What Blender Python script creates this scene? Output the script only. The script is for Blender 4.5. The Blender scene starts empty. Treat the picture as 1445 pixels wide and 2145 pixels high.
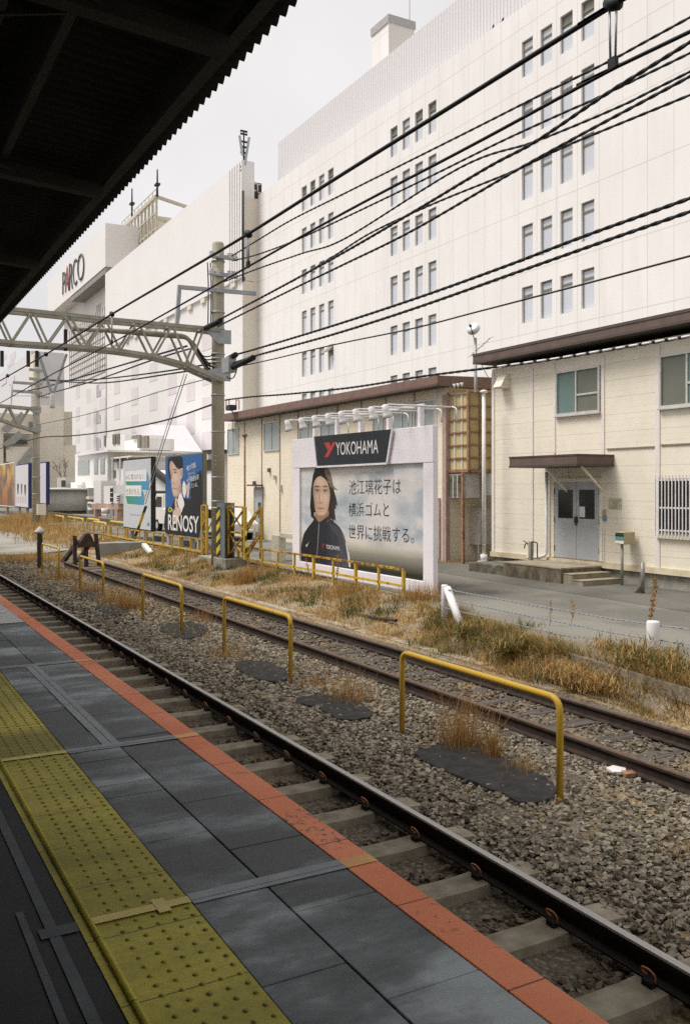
import bpy, math, random
import numpy as np
from mathutils import Vector, Matrix, geometry
R = random.Random(7)
NR = np.random.default_rng(11)
sc = bpy.context.scene
COL = sc.collection
# ---------------------------------------------------------------- camera
TH = math.radians(28.95); CT, ST = math.cos(TH), math.sin(TH)
FP, CX, CY, CAMZ = 1880.0, 722.5, 1021.0, 2.59      # photo focal length and principal point in pixels, eye height over the rails
cam = bpy.data.objects.new('camera', bpy.data.cameras.new('camera'))
COL.objects.link(cam); sc.camera = cam
cam.location = (0, 0, CAMZ); cam.rotation_euler = (math.pi / 2, 0, -TH)
cam.data.sensor_fit = 'VERTICAL'; cam.data.sensor_height = 36; cam.data.sensor_width = 24
cam.data.lens = FP / 2145 * 36; cam.data.shift_y = -(1072.5 - CY) / 2145
cam.data.clip_start = 0.05; cam.data.clip_end = 3000
# ---------------------------------------------------------------- light
SUN_EL, SUN_AZ = math.radians(60), math.radians(-62)     # azimuth from +Y towards +X: the bright part of the cloud stands over the platform side
w = bpy.data.worlds.new('World'); sc.world = w; w.use_nodes = True
nt = w.node_tree; bg = nt.nodes['Background']
sky = nt.nodes.new('ShaderNodeTexSky'); sky.sky_type = 'NISHITA'; sky.sun_disc = False
sky.sun_elevation = SUN_EL; sky.sun_rotation = SUN_AZ; sky.dust_density = 6; sky.air_density = 1.0; sky.ozone_density = 1.0
hs = nt.nodes.new('ShaderNodeHueSaturation'); hs.inputs['Saturation'].default_value = 0.06
mx = nt.nodes.new('ShaderNodeMix'); mx.data_type = 'RGBA'; mx.blend_type = 'MULTIPLY'; mx.inputs[0].default_value = 1
mx.inputs[7].default_value = (1.0, 0.975, 0.96, 1)
nt.links.new(sky.outputs[0], hs.inputs['Color']); nt.links.new(hs.outputs[0], mx.inputs[6])
# a closed layer of thin cloud over that sky
ov = nt.nodes.new('ShaderNodeMix'); ov.data_type = 'RGBA'; ov.inputs[0].default_value = 0.8
cn_ = nt.nodes.new('ShaderNodeTexNoise'); cn_.inputs['Scale'].default_value = 2.2; cn_.inputs['Detail'].default_value = 4
cr_ = nt.nodes.new('ShaderNodeValToRGB'); cr_.color_ramp.elements[0].position = .3; cr_.color_ramp.elements[1].position = .7
cr_.color_ramp.elements[0].color = (5.3, 5.25, 5.35, 1); cr_.color_ramp.elements[1].color = (7.0, 6.85, 6.9, 1)
tc_ = nt.nodes.new('ShaderNodeTexCoord'); nt.links.new(tc_.outputs['Generated'], cn_.inputs['Vector']); nt.links.new(cn_.outputs['Fac'], cr_.inputs[0])
nt.links.new(mx.outputs[2], ov.inputs[6]); nt.links.new(cr_.outputs[0], ov.inputs[7]); nt.links.new(ov.outputs[2], bg.inputs['Color'])
bg.inputs['Strength'].default_value = 0.15
sl = bpy.data.lights.new('sun', 'SUN'); sun = bpy.data.objects.new('sun', sl); COL.objects.link(sun)
sl.energy = 3.4; sl.angle = math.radians(22); sl.color = (1.0, 0.955, 0.91)
sd = Vector((math.sin(SUN_AZ) * math.cos(SUN_EL), math.cos(SUN_AZ) * math.cos(SUN_EL), math.sin(SUN_EL)))
sun.rotation_euler = sd.to_track_quat('Z', 'Y').to_euler(); sun.location = (0, 0, 60)
sc.view_settings.view_transform = 'Standard'; sc.view_settings.look = 'None'
sc.view_settings.gamma = 1; sc.view_settings.exposure = 0.0
sc.render.engine = 'CYCLES'; sc.cycles.use_denoising = False; sc.cycles.max_bounces = 8; sc.cycles.diffuse_bounces = 4
sc.cycles.transparent_max_bounces = 8
# ---------------------------------------------------------------- from a photo pixel to a place in the world
def ray(px, py):
    xc = (px - CX) / FP
    return Vector((xc * CT + ST, -xc * ST + CT, -(py - CY) / FP))
def onX(px, py, X):
    d = ray(px, py); t = X / d.x; return Vector((X, t * d.y, CAMZ + t * d.z))
def onY(px, py, Y):
    d = ray(px, py); t = Y / d.y; return Vector((t * d.x, Y, CAMZ + t * d.z))
def onZ(px, py, Z):
    d = ray(px, py); t = (Z - CAMZ) / d.z; return Vector((t * d.x, t * d.y, Z))
def YX(px, X): return onX(px, 1000, X).y
def ZX(px, py, X): return onX(px, py, X).z
# ---------------------------------------------------------------- objects and their tags
ORG = {}
def tag(o, label=None, cat=None, group=None, kind=None):
    if label: o['label'] = label
    if cat: o['category'] = cat
    if group: o['group'] = group
    if kind: o['kind'] = kind
    return o
def thing(name, label, cat, loc, group=None):
    o = bpy.data.objects.new(name, None); COL.objects.link(o); o.location = loc; o.empty_display_size = 0.2
    ORG[o.name] = Vector(loc); return tag(o, label, cat, group)
def org(o):
    return ORG.get(o.name, Vector((0, 0, 0)))
def copy_tree(o, parent=None):
    c = o.copy(); COL.objects.link(c); c.parent = parent
    ORG[c.name] = org(o)
    for ch in [x for x in o.children]: copy_tree(ch, c)
    return c
class MB:
    """collects shapes in world coordinates; build() links them as one mesh object"""
    def __init__(s): s.v = []; s.f = []; s.m = []; s.sm = []
    def add(s, vs, fs, m=0, smooth=False):
        b = len(s.v); s.v += [tuple(x) for x in vs]; s.f += [tuple(i + b for i in f) for f in fs]; s.m += [m] * len(fs); s.sm += [smooth] * len(fs); return s
    def box(s, x0, x1, y0, y1, z0, z1, m=0):
        if x0 > x1: x0, x1 = x1, x0
        if y0 > y1: y0, y1 = y1, y0
        if z0 > z1: z0, z1 = z1, z0
        return s.add([(x0,y0,z0),(x1,y0,z0),(x1,y1,z0),(x0,y1,z0),(x0,y0,z1),(x1,y0,z1),(x1,y1,z1),(x0,y1,z1)],
                     [(3,2,1,0),(4,5,6,7),(0,1,5,4),(1,2,6,5),(2,3,7,6),(3,0,4,7)], m)
    def bar(s, p, q, w, h=None, up=(0,0,1), m=0):
        """square bar from p to q"""
        p = Vector(p); q = Vector(q); h = h or w; d = (q - p).normalized(); u = Vector(up)
        if abs(d.dot(u)) > .97: u = Vector((0,1,0))
        a = d.cross(u).normalized() * (w / 2); b = a.cross(d).normalized() * (h / 2)
        return s.add([p-a-b,p+a-b,p+a+b,p-a+b,q-a-b,q+a-b,q+a+b,q-a+b], [(3,2,1,0),(4,5,6,7),(0,1,5,4),(1,2,6,5),(2,3,7,6),(3,0,4,7)], m)
    def tube(s, path, r, n=8, m=0, caps=True, smooth=True):
        path = [Vector(p) for p in path]; rs = r if isinstance(r, (list, tuple)) else [r] * len(path)
        vs = []; fs = []; prev = None
        for i, p in enumerate(path):
            a = path[max(i-1,0)]; b = path[min(i+1,len(path)-1)]; d = (b - a)
            d = d.normalized() if d.length > 1e-9 else Vector((0,0,1))
            if prev is None:
                u = Vector((0,0,1)) if abs(d.z) < .9 else Vector((1,0,0)); u = (u - d * u.dot(d)).normalized()
            else:
                u = prev - d * prev.dot(d); u = u.normalized() if u.length > 1e-6 else Vector((1,0,0))
            prev = u; t = d.cross(u)
            for k in range(n):
                g = 2 * math.pi * k / n; vs.append(p + (u * math.cos(g) + t * math.sin(g)) * rs[i])
        for i in range(len(path) - 1):
            for k in range(n):
                fs.append((i*n+k, i*n+(k+1)%n, (i+1)*n+(k+1)%n, (i+1)*n+k))
        s.add(vs, fs, m, smooth)
        if caps:
            b = len(s.v) - len(vs); e = b + (len(path)-1)*n
            s.f += [tuple(range(b+n-1, b-1, -1)), tuple(range(e, e+n))]; s.m += [m, m]; s.sm += [False, False]
        return s
    def cyl(s, p, q, r, r2=None, n=12, m=0): return s.tube([p, q], [r, r if r2 is None else r2], n, m)
    def lathe(s, c, prof, n=16, m=0, axis=(0,0,1)):
        """profile of (radius, height) about an axis through c"""
        c = Vector(c); ax = Vector(axis).normalized()
        return s.tube([c + ax * h for _, h in prof], [max(r, 1e-4) for r, _ in prof], n, m)
    def quad(s, a, b, c, d, m=0): return s.add([a, b, c, d], [(0,1,2,3)], m)
    def prism(s, pts, d, m=0, caps=True):
        """a planar outline (world points) pushed along d"""
        pts = [Vector(p) for p in pts]; d = Vector(d); n = len(pts)
        tri = geometry.tessellate_polygon([pts]); vs = pts + [p + d for p in pts]; fs = []
        for i in range(n): fs.append((i, (i+1)%n, n+(i+1)%n, n+i))
        if caps:
            for t in tri: fs.append(tuple(t)); fs.append(tuple(n + i for i in reversed(t)))
        return s.add(vs, fs, m)
    def build(s, name, mats, parent=None, bevel=0, kind=None):
        o0 = org(parent) if parent else Vector((0,0,0))
        me = bpy.data.meshes.new(name)
        me.from_pydata([(x-o0.x, y-o0.y, z-o0.z) for x, y, z in s.v], [], s.f)
        for mt in (mats if isinstance(mats, (list, tuple)) else [mats]): me.materials.append(mt)
        me.polygons.foreach_set('material_index', s.m); me.polygons.foreach_set('use_smooth', s.sm)
        o = bpy.data.objects.new(name, me); COL.objects.link(o)
        if parent: o.parent = parent; ORG[o.name] = o0
        import bmesh
        bm = bmesh.new(); bm.from_mesh(me); bmesh.ops.recalc_face_normals(bm, faces=bm.faces); bm.to_mesh(me); bm.free()
        if bevel:
            b = o.modifiers.new('bevel', 'BEVEL'); b.width = bevel; b.segments = 2; b.limit_method = 'ANGLE'
        if kind: o['kind'] = kind
        return o
def bent(pts, r=0.12, k=6):
    """a path with its inner corners rounded"""
    pts = [Vector(p) for p in pts]; out = [pts[0]]
    for a, b, c in zip(pts, pts[1:], pts[2:]):
        d1 = (a - b); d2 = (c - b); q = min(r, d1.length * .45, d2.length * .45); p1 = b + d1.normalized() * q; p2 = b + d2.normalized() * q
        for i in range(k + 1):
            t = i / k; out.append(p1 * (1-t)**2 + b * 2*t*(1-t) + p2 * t*t)
    return out + [pts[-1]]
def smooth_line(pts, n=8, closed=False):
    pts = [Vector(p) for p in pts]; m = len(pts); out = []
    rng = range(m if closed else m - 1)
    for i in rng:
        g = (lambda j: pts[j % m]) if closed else (lambda j: pts[min(max(j,0),m-1)])
        p0, p1, p2, p3 = g(i-1), g(i), g(i+1), g(i+2)
        for k in range(n):
            t = k / n
            out.append(.5*((2*p1)+(p2-p0)*t+(2*p0-5*p1+4*p2-p3)*t*t+(3*p1-p0-3*p2+p3)*t**3))
    if not closed: out.append(pts[-1])
    return out
# ---------------------------------------------------------------- materials
def _n(t, k, **kw):
    n = t.nodes.new(k)
    for a, b in kw.items(): setattr(n, a, b)
    return n
class Mt:
    """a Principled material with helpers to wire procedural nodes"""
    def __init__(s, name, rough=.7, metal=0, spec=.3):
        s.mat = bpy.data.materials.new(name); s.mat.use_nodes = True; s.t = s.mat.node_tree; s.b = s.t.nodes['Principled BSDF']
        s.b.inputs['Roughness'].default_value = rough; s.b.inputs['Metallic'].default_value = metal
        s.b.inputs['Specular IOR Level'].default_value = spec
        s.geo = _n(s.t, 'ShaderNodeNewGeometry')
    def link(s, a, b): s.t.links.new(a, b)
    def pos(s, scale=(1,1,1)):
        if scale == (1,1,1): return s.geo.outputs['Position']
        m = _n(s.t, 'ShaderNodeMapping'); m.inputs['Scale'].default_value = scale; s.link(s.geo.outputs['Position'], m.inputs[0]); return m.outputs[0]
    def noise(s, scale, detail=4, stretch=(1,1,1), rough=.55, dist=0):
        n = _n(s.t, 'ShaderNodeTexNoise'); n.inputs['Scale'].default_value = scale; n.inputs['Detail'].default_value = detail
        n.inputs['Roughness'].default_value = rough; n.inputs['Distortion'].default_value = dist
        s.link(s.pos(stretch), n.inputs['Vector']); return n.outputs['Fac']
    def ramp(s, fac, stops):
        r = _n(s.t, 'ShaderNodeValToRGB'); e = r.color_ramp.elements
        while len(e) < len(stops): e.new(.5)
        for x, (p, c) in zip(e, stops):
            x.position = p; x.color = (c, c, c, 1) if isinstance(c, (int, float)) else tuple(c)[:3] + (1,)
        s.link(fac, r.inputs[0]); return r.outputs[0]
    def mix(s, fac, a, b, mode='MIX'):
        m = _n(s.t, 'ShaderNodeMix', data_type='RGBA', blend_type=mode)
        for i, x in ((0, fac), (6, a), (7, b)):
            if isinstance(x, (int, float)): m.inputs[i].default_value = x if i == 0 else (x, x, x, 1)
            elif isinstance(x, (tuple, list)): m.inputs[i].default_value = tuple(x)[:3] + (1,)
            else: s.link(x, m.inputs[i])
        return m.outputs[2]
    def math(s, op, a, b=0.0, c=None):
        m = _n(s.t, 'ShaderNodeMath', operation=op)
        for i, x in enumerate((a, b) if c is None else (a, b, c)):
            if isinstance(x, (int, float)): m.inputs[i].default_value = x
            else: s.link(x, m.inputs[i])
        return m.outputs[0]
    def axis(s, i):
        x = _n(s.t, 'ShaderNodeSeparateXYZ'); s.link(s.geo.outputs['Position'], x.inputs[0]); return x.outputs[i]
    def line(s, i, period, offset, width):
        """1 on thin lines that repeat along an axis"""
        a = s.math('SUBTRACT', s.axis(i), offset); f = s.math('MODULO', s.math('ADD', a, period * 4000), period)
        return s.math('LESS_THAN', f, width)
    def island(s): return s.geo.outputs['Random Per Island']
    def color(s, c):
        if isinstance(c, (tuple, list)): s.b.inputs['Base Color'].default_value = tuple(c)[:3] + (1,)
        else: s.link(c, s.b.inputs['Base Color'])
        return s
    def rough(s, x): s.link(x, s.b.inputs['Roughness']); return s
    def bump(s, h, strength=.3, dist=.01):
        b = _n(s.t, 'ShaderNodeBump'); b.inputs['Strength'].default_value = strength; b.inputs['Distance'].default_value = dist
        s.link(h, b.inputs['Height']); s.link(b.outputs[0], s.b.inputs['Normal']); return s
def mat(name, c, c2=None, scale=3, rough=.7, metal=0, bump=0, bscale=60, spec=.3, stretch=(1,1,1)):
    """plain worn paint, concrete and the like: two tones in a noise, fine bump"""
    m = Mt(name, rough, metal, spec)
    c2 = c2 or tuple(x * .82 for x in c)
    m.color(m.mix(m.ramp(m.noise(scale, 5, stretch), [(.32, 0), (.68, 1)]), c2, c))
    if bump: m.bump(m.noise(bscale, 3), bump, .01)
    return m.mat
def rusty(name, c, rust=(.16,.06,.025), amount=.5, scale=6, rough=.6, stretch=(1,1,1)):
    m = Mt(name, rough)
    f = m.ramp(m.noise(scale, 6, stretch, .7), [(amount, 0), (amount + .08, 1)])
    base = m.mix(m.noise(scale * .4), tuple(x * .8 for x in c), c)
    m.color(m.mix(f, base, rust)); m.bump(m.noise(scale * 8), .2, .005); return m.mat
# ================================================================ setting: ground, platform, tracks, road
ZP = 1.09            # platform surface
XE = 1.862           # platform edge
ZR = .25             # road surface
# ---- materials of the setting
def m_ballast():
    m = Mt('ballast_bed', .95, 0, .1)
    n = m.noise(28, 6, rough=.7); v = _n(m.t, 'ShaderNodeTexVoronoi'); v.inputs['Scale'].default_value = 22; m.link(m.pos(), v.inputs['Vector'])
    c = m.mix(m.ramp(n, [(.3,0),(.7,1)]), (.045,.036,.026), (.2,.168,.125))
    c = m.mix(m.ramp(v.outputs['Distance'], [(.0,1),(.5,0)]), c, (.29,.25,.19))
    straw = m.ramp(m.noise(.55, 5), [(.5,0),(.62,1)])
    c = m.mix(m.math('MULTIPLY', straw, m.ramp(m.axis(0), [(0,0),(1,1)])), c, m.mix(n, (.16,.11,.05), (.36,.26,.13)))
    m.color(c).bump(v.outputs['Distance'], .9, .03); return m.mat
def m_soil():
    m = Mt('verge_soil', .95, 0, .1); n = m.noise(14, 7, rough=.7)
    c = m.mix(m.ramp(n, [(.35,0),(.65,1)]), (.13,.09,.05), (.48,.37,.21))
    c = m.mix(m.ramp(m.noise(.8, 5), [(.45,0),(.6,1)]), c, m.mix(n, (.18,.16,.12), (.36,.33,.27)))
    m.color(c).bump(n, .8, .04); return m.mat
def m_asphalt(name='asphalt', k=1.0):
    m = Mt(name, .92, 0, .2); n = m.noise(240, 2); b = m.noise(.5, 5)
    c = m.mix(n, (.12*k,.115*k,.10*k), (.25*k,.24*k,.205*k)); c = m.mix(m.ramp(b, [(.42,0),(.58,1)]), c, m.mix(n, (.20*k,.19*k,.165*k), (.31*k,.295*k,.255*k)))
    c = m.mix(m.ramp(m.noise(5, 6, rough=.75), [(.66,0),(.74,1)]), c, (.045,.043,.04))
    m.color(c).bump(n, .35, .006); return m.mat
M_BALLAST, M_SOIL, M_ASPH = m_ballast(), m_soil(), m_asphalt('asphalt', .84)
M_CONC = mat('concrete', (.36,.34,.29), (.2,.185,.15), 4, .9, bump=.3)
M_CONCD = mat('mossy_concrete', (.2,.185,.14), (.055,.05,.035), 5, .95, bump=.5, bscale=25)
def road_edge(Y):
    t = [(-10,6.5),(5,8.3),(9.25,8.95),(12.7,9.67),(16,10.5),(20,10.95),(70,11.05),(400,11.1)]
    for (a, b), (c, d) in zip(t, t[1:]):
        if Y <= c: return b + (d - b) * (Y - a) / (c - a)
    return 11.1
def hash2(x, y): return math.sin(x * 12.9 + y * 7.7) * .5 + math.sin(x * 4.1 - y * 9.3 + 1.3) * .5
def gz(X, Y):
    e = road_edge(Y)
    if X < 4.6: z = -.235
    elif X < 6.2: z = -.2 + .02 * math.sin(Y * 1.3)
    elif X < 8.3: z = -.19
    elif X < min(8.75, e - .2): z = -.15
    elif X < e: z = min(ZR - .03, -.15 + (X - min(8.75, e - .2)) / max(e - .2 - min(8.75, e - .2), .12) * .38)
    else: z = ZR - .03
    if X >= e: z = ZR - .06
    return z + (.018 * hash2(X, Y) if X < e - .1 else 0)
xs = [-900,-60,-10,1.6,2.4,3.4,4.4,4.8,5.2,5.6,6.0,6.4,7.2,7.9,8.1,8.3,8.45,8.6,8.75,8.9,9.0,9.1,9.2,9.3,9.4,9.5,9.6,9.7,9.9,10.2,10.5,10.8,11.1,11.4,16,30,900]
ys = [-300,-40,-6] + [i * .6 for i in range(-5, 110)] + [70,80,100,140,200,300,600,1200]
g = MB(); nx = len(xs)
for y in ys:
    for x in xs: g.v.append((x, y, gz(x, y) if -12 < x < 31 else ZR - .06))
for j in range(len(ys)-1):
    for i in range(nx-1):
        g.f.append((j*nx+i, j*nx+i+1, (j+1)*nx+i+1, (j+1)*nx+i)); g.m.append(1 if xs[i] >= 8.3 else 0); g.sm.append(True)
tag(g.build('ground', [M_BALLAST, M_SOIL]), kind='structure')
# ---- road beyond the fence, one sheet with a kerb along its edge
rd = MB(); yy = [-10,0,5,7,9.25,11,12.7,14,16,18,20,26,40,60,90,160,300]
for a, b in zip(yy, yy[1:]):
    rd.quad((road_edge(a), a, ZR), (60, a, ZR), (60, b, ZR), (road_edge(b), b, ZR))
tag(rd.build('road', M_ASPH), kind='structure')
kb = MB()
M_KERB = mat('worn_kerb', (.30,.26,.19), (.15,.12,.08), 6, .9, bump=.3)
for a, b in zip(yy[:10], yy[1:11]):
    kb.prism([(road_edge(a)-.13, a, .08), (road_edge(a)-.004, a, .08), (road_edge(a)-.004, a, ZR+.004), (road_edge(a)-.13, a, ZR+.004)], (road_edge(b)-road_edge(a), b-a, 0))
tag(kb.build('kerb', M_KERB), kind='structure')
# newer strip of asphalt laid in front of the buildings
M_ASPH2 = m_asphalt('newer_asphalt', .6)
tag(MB().add([(13.4,3,ZR+.004),(16.45,3,ZR+.004),(16.45,24,ZR+.004),(14.6,24,ZR+.004),(14.1,19,ZR+.004)], [(0,1,2,3,4)]).build('road_patch', M_ASPH2), kind='structure')
# paved way at the far end of the siding
pw = [onZ(px, py, -.13) for px, py in ((-60,1104),(60,1106),(150,1124),(160,1150),(75,1160),(-60,1163))]
tag(MB().prism(pw, (0,0,-.1)).build('path', m_asphalt('grey_path', 1.25)), kind='structure')
pf = [onZ(px, py, -.06) for px, py in ((100,1110),(185,1108),(215,1128),(160,1134))]
tag(MB().prism(pf, (0,0,-.12)).build('concrete_path', M_CONC), kind='structure')
# ---------------------------------------------------------------- platform
pl = thing('platform', 'grey paved station platform with red edge and yellow tactile strip', 'platform', (XE, 0, ZP)); pl['kind'] = 'structure'
def m_slab():
    m = Mt('platform_paving', .62, 0, .35)
    # every slab has its own tone, lighter and darker in bands across the platform
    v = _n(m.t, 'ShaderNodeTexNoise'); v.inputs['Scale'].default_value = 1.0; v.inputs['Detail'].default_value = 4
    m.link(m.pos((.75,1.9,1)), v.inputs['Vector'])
    fine = m.noise(160, 3); soft = m.noise(6, 6, (.6,1,1), .7)
    br = _n(m.t, 'ShaderNodeTexBrick'); br.offset = .35; br.inputs['Scale'].default_value = 1.0
    for k, x in (('Mortar Size', .0), ('Brick Width', .62), ('Row Height', .34), ('Bias', 0.)): br.inputs[k].default_value = x
    br.inputs['Color1'].default_value = (.0,.0,.0,1); br.inputs['Color2'].default_value = (1,1,1,1)
    mp = _n(m.t, 'ShaderNodeMapping'); mp.inputs['Rotation'].default_value = (0,0,math.pi/2); mp.inputs['Location'].default_value = (0.2,-1.378,0)
    m.link(m.pos(), mp.inputs[0]); m.link(mp.outputs[0], br.inputs['Vector'])
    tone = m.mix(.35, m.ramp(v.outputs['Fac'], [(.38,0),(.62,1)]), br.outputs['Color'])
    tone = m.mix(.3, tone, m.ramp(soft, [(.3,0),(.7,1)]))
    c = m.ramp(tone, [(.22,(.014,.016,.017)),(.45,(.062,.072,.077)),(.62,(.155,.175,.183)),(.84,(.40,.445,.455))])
    c = m.mix(.16, c, m.mix(fine, 0., .5), 'OVERLAY')
    gum = m.ramp(m.noise(9, 2), [(.74,0),(.76,1)]); c = m.mix(gum, c, (.04,.04,.04))
    m.color(c); m.rough(m.ramp(tone, [(0,.42),(1,.75)])); m.bump(fine, .12, .004); return m.mat
M_SLAB = m_slab()
MB().box(-9, XE-.06, -6, 75, -.3, ZP-.07).build('platform_wall', M_CONCD, pl)
XI = 1.717
sl_ = MB()
def slab_row(x0, x1, L, y0, y1, off):
    y = y0 - off
    while y < y1:
        dz = R.uniform(-.0015, .0015)
        sl_.box(x0+.003, x1-.003, y+.002, y+L-.002, ZP-.06, ZP+dz); y += L
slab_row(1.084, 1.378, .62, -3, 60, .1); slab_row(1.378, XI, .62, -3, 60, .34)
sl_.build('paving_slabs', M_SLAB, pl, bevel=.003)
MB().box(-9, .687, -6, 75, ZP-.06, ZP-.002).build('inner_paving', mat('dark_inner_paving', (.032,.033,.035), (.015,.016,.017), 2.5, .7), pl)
m = Mt('red_edge_paint', .7, 0, .3)
wear = m.ramp(m.noise(7, 8, rough=.8), [(.60,0),(.63,1)]); big = m.noise(1.1, 4)
wear = m.math('MULTIPLY', wear, m.ramp(m.noise(1.3, 2), [(.5,0),(.56,1)]))
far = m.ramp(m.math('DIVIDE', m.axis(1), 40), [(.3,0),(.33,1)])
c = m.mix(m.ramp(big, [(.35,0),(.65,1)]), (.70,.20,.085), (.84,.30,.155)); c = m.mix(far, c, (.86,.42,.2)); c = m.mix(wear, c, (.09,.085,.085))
for (sx, sy), L, th in (((668,1735),.42,.56), ((905,1930),.36,.62), ((1010,2010),.2,.66)):      # scraped and soiled places
    p_ = onZ(sx, sy, ZP); dd = m.ramp(m.math('DIVIDE', m.math('ABSOLUTE', m.math('SUBTRACT', m.axis(1), p_.y)), L), [(.2,.14),(1,0)])
    c = m.mix(m.ramp(m.math('ADD', m.noise(26, 6, rough=.75), dd), [(th+.1,0),(th+.15,.8)]), c, (.10,.085,.08))
c = m.mix(m.line(1, .62, .24, .008), c, (.2,.07,.05))
m.color(c).bump(m.noise(120), .15, .004)
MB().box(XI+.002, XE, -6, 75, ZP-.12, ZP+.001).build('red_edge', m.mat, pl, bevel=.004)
# tactile strip with its domes and the inner bar
m = Mt('tactile_yellow', .6, 0, .35)
d1 = m.noise(1.2, 5, (.5,1.2,1)); d2 = m.noise(30, 5, rough=.7)
c = m.mix(m.ramp(d1, [(.36,0),(.62,1)]), (.22,.19,.012), (.54,.465,.055)); c = m.mix(m.ramp(d2, [(.45,0),(.85,.8)]), c, (.22,.19,.025))
c = m.mix(m.line(1, .42, .05, .006), c, (.1,.085,.02))
m.color(c).bump(d2, .1, .004); M_TACT = m.mat
M_DOME = mat('worn_tactile_domes', (.34,.29,.03), (.15,.13,.02), 9, .5)
ts = MB().box(.687, 1.0825, -6, 60, ZP-.06, ZP+.002).build('tactile_strip', M_TACT, pl)
dm = MB()
Y = -1.0; k = 0
while Y < 22:
    for i in range(5):
        x = .811 + .0618 * i
        n = 10 if Y < 7 else 6
        dm.tube([(x,Y,ZP), (x,Y,ZP+.0055), (x,Y,ZP+.007)], [.0115,.0085,.004], n)
    k += 1; Y += .06 + (.012 if k % 7 == 0 else 0)
o = dm.build('tactile_domes', M_DOME, ts); o['kind'] = 'stuff'
MB().tube([(.726,-6,ZP+.001), (.726,60,ZP+.001)], .0135, 8).build('guide_bar', M_TACT, ts)
# cloth tapes stuck over the joints
M_TAPE = mat('grey_tape', (.27,.295,.31), (.19,.21,.222), 8, .55, bump=.1)
M_TAPED = mat('dark_blue_tape', (.07,.083,.092), (.045,.053,.058), 6, .6)
M_TAPEY = mat('yellow_tape', (.66,.54,.16), (.5,.4,.1), 8, .5)
M_TAPEO = mat('orange_tape', (.72,.39,.11), (.62,.3,.08), 8, .5)
Yt = [onZ(600, 1839, ZP).y, onZ(300, 1554, ZP).y, onZ(100, 1391, ZP).y]
for i, y in enumerate(Yt):
    t = MB()
    t.add([(1.088,y-.04,ZP+.004),(XI,y-.04,ZP+.004),(XI,y+.04,ZP+.004),(1.088,y+.04,ZP+.004)], [(0,1,2,3)], 0)
    t.add([(1.088,y-.012,ZP+.0052),(XI,y-.006,ZP+.0052),(XI,y+.043,ZP+.0052),(1.088,y+.043,ZP+.0052)], [(0,1,2,3)], 0)
    t.add([(XI+.001,y-.04,ZP+.004),(XE-.004,y-.04,ZP+.004),(XE-.004,y+.04,ZP+.004),(XI+.001,y+.04,ZP+.004)], [(0,1,2,3)], 2)
    t.add([(.735,y-.03,ZP+.0085),(1.083,y-.03,ZP+.0085),(1.083,y+.02,ZP+.0085),(.735,y+.02,ZP+.0085)], [(0,1,2,3)], 1)
    t.add([(.56,y-.04,ZP+.003),(.684,y-.04,ZP+.003),(.684,y+.03,ZP+.003),(.56,y+.03,ZP+.003)], [(0,1,2,3)], 3)
    if i == 0: t.add([(.955,y-.06,ZP+.0095),(1.0,y-.06,ZP+.0095),(1.0,y+.05,ZP+.0095),(.955,y+.05,ZP+.0095)], [(0,1,2,3)], 1)
    t.build('joint_tape', [M_TAPE, M_TAPEY, M_TAPEO, M_TAPED], pl)
t = MB()
t.add([(1.295,Yt[1]+.04,ZP+.0045),(1.345,Yt[1]+.04,ZP+.0045),(1.345,Yt[2]-.04,ZP+.0045),(1.295,Yt[2]-.04,ZP+.0045)], [(0,1,2,3)])
t.add([(1.349,Yt[1]+.04,ZP+.0045),(1.392,Yt[1]+.04,ZP+.0045),(1.392,Yt[2]-.04,ZP+.0045),(1.349,Yt[2]-.04,ZP+.0045)], [(0,1,2,3)])
t.build('seam_tape', M_TAPE, pl)
t = MB()
for x0, x1, y0, y1 in ((.585,.622,-2,Yt[0]+3.2), (.515,.54,-2,Yt[0]+.2)):
    t.add([(x0,y0,ZP+.002),(x1,y0,ZP+.002),(x1,y1,ZP+.002),(x0,y1,ZP+.002)], [(0,1,2,3)])
t.build('floor_tape', mat('dark_blue_tape', (.075,.09,.1), (.045,.053,.058), 6, .6), pl)
# pale stretch of the platform farther off
yp = onZ(60, 1303, ZP).y
m = Mt('pale_paving', .7); m.color(m.mix(m.noise(3, 5, (.3,1.5,1)), (.42,.44,.44), (.62,.63,.61)))
MB().add([(1.084,yp,ZP+.003),(XI,yp,ZP+.003),(XI,60,ZP+.003),(1.084,60,ZP+.003)], [(0,1,2,3)]).build('pale_paving', m.mat, pl)
M_WHITE = mat('white_paint', (.78,.76,.74), (.64,.62,.6), 5, .55)
t = MB()
for k in range(4):
    y = onZ(12, 1283 - k * 7, ZP).y; t.add([(1.50+.01*k,y,ZP+.007),(1.66,y,ZP+.007),(1.66,y+.12,ZP+.007),(1.50+.01*k,y+.12,ZP+.007)], [(0,1,2,3)])
t.build('boarding_mark', M_WHITE, pl)
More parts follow.
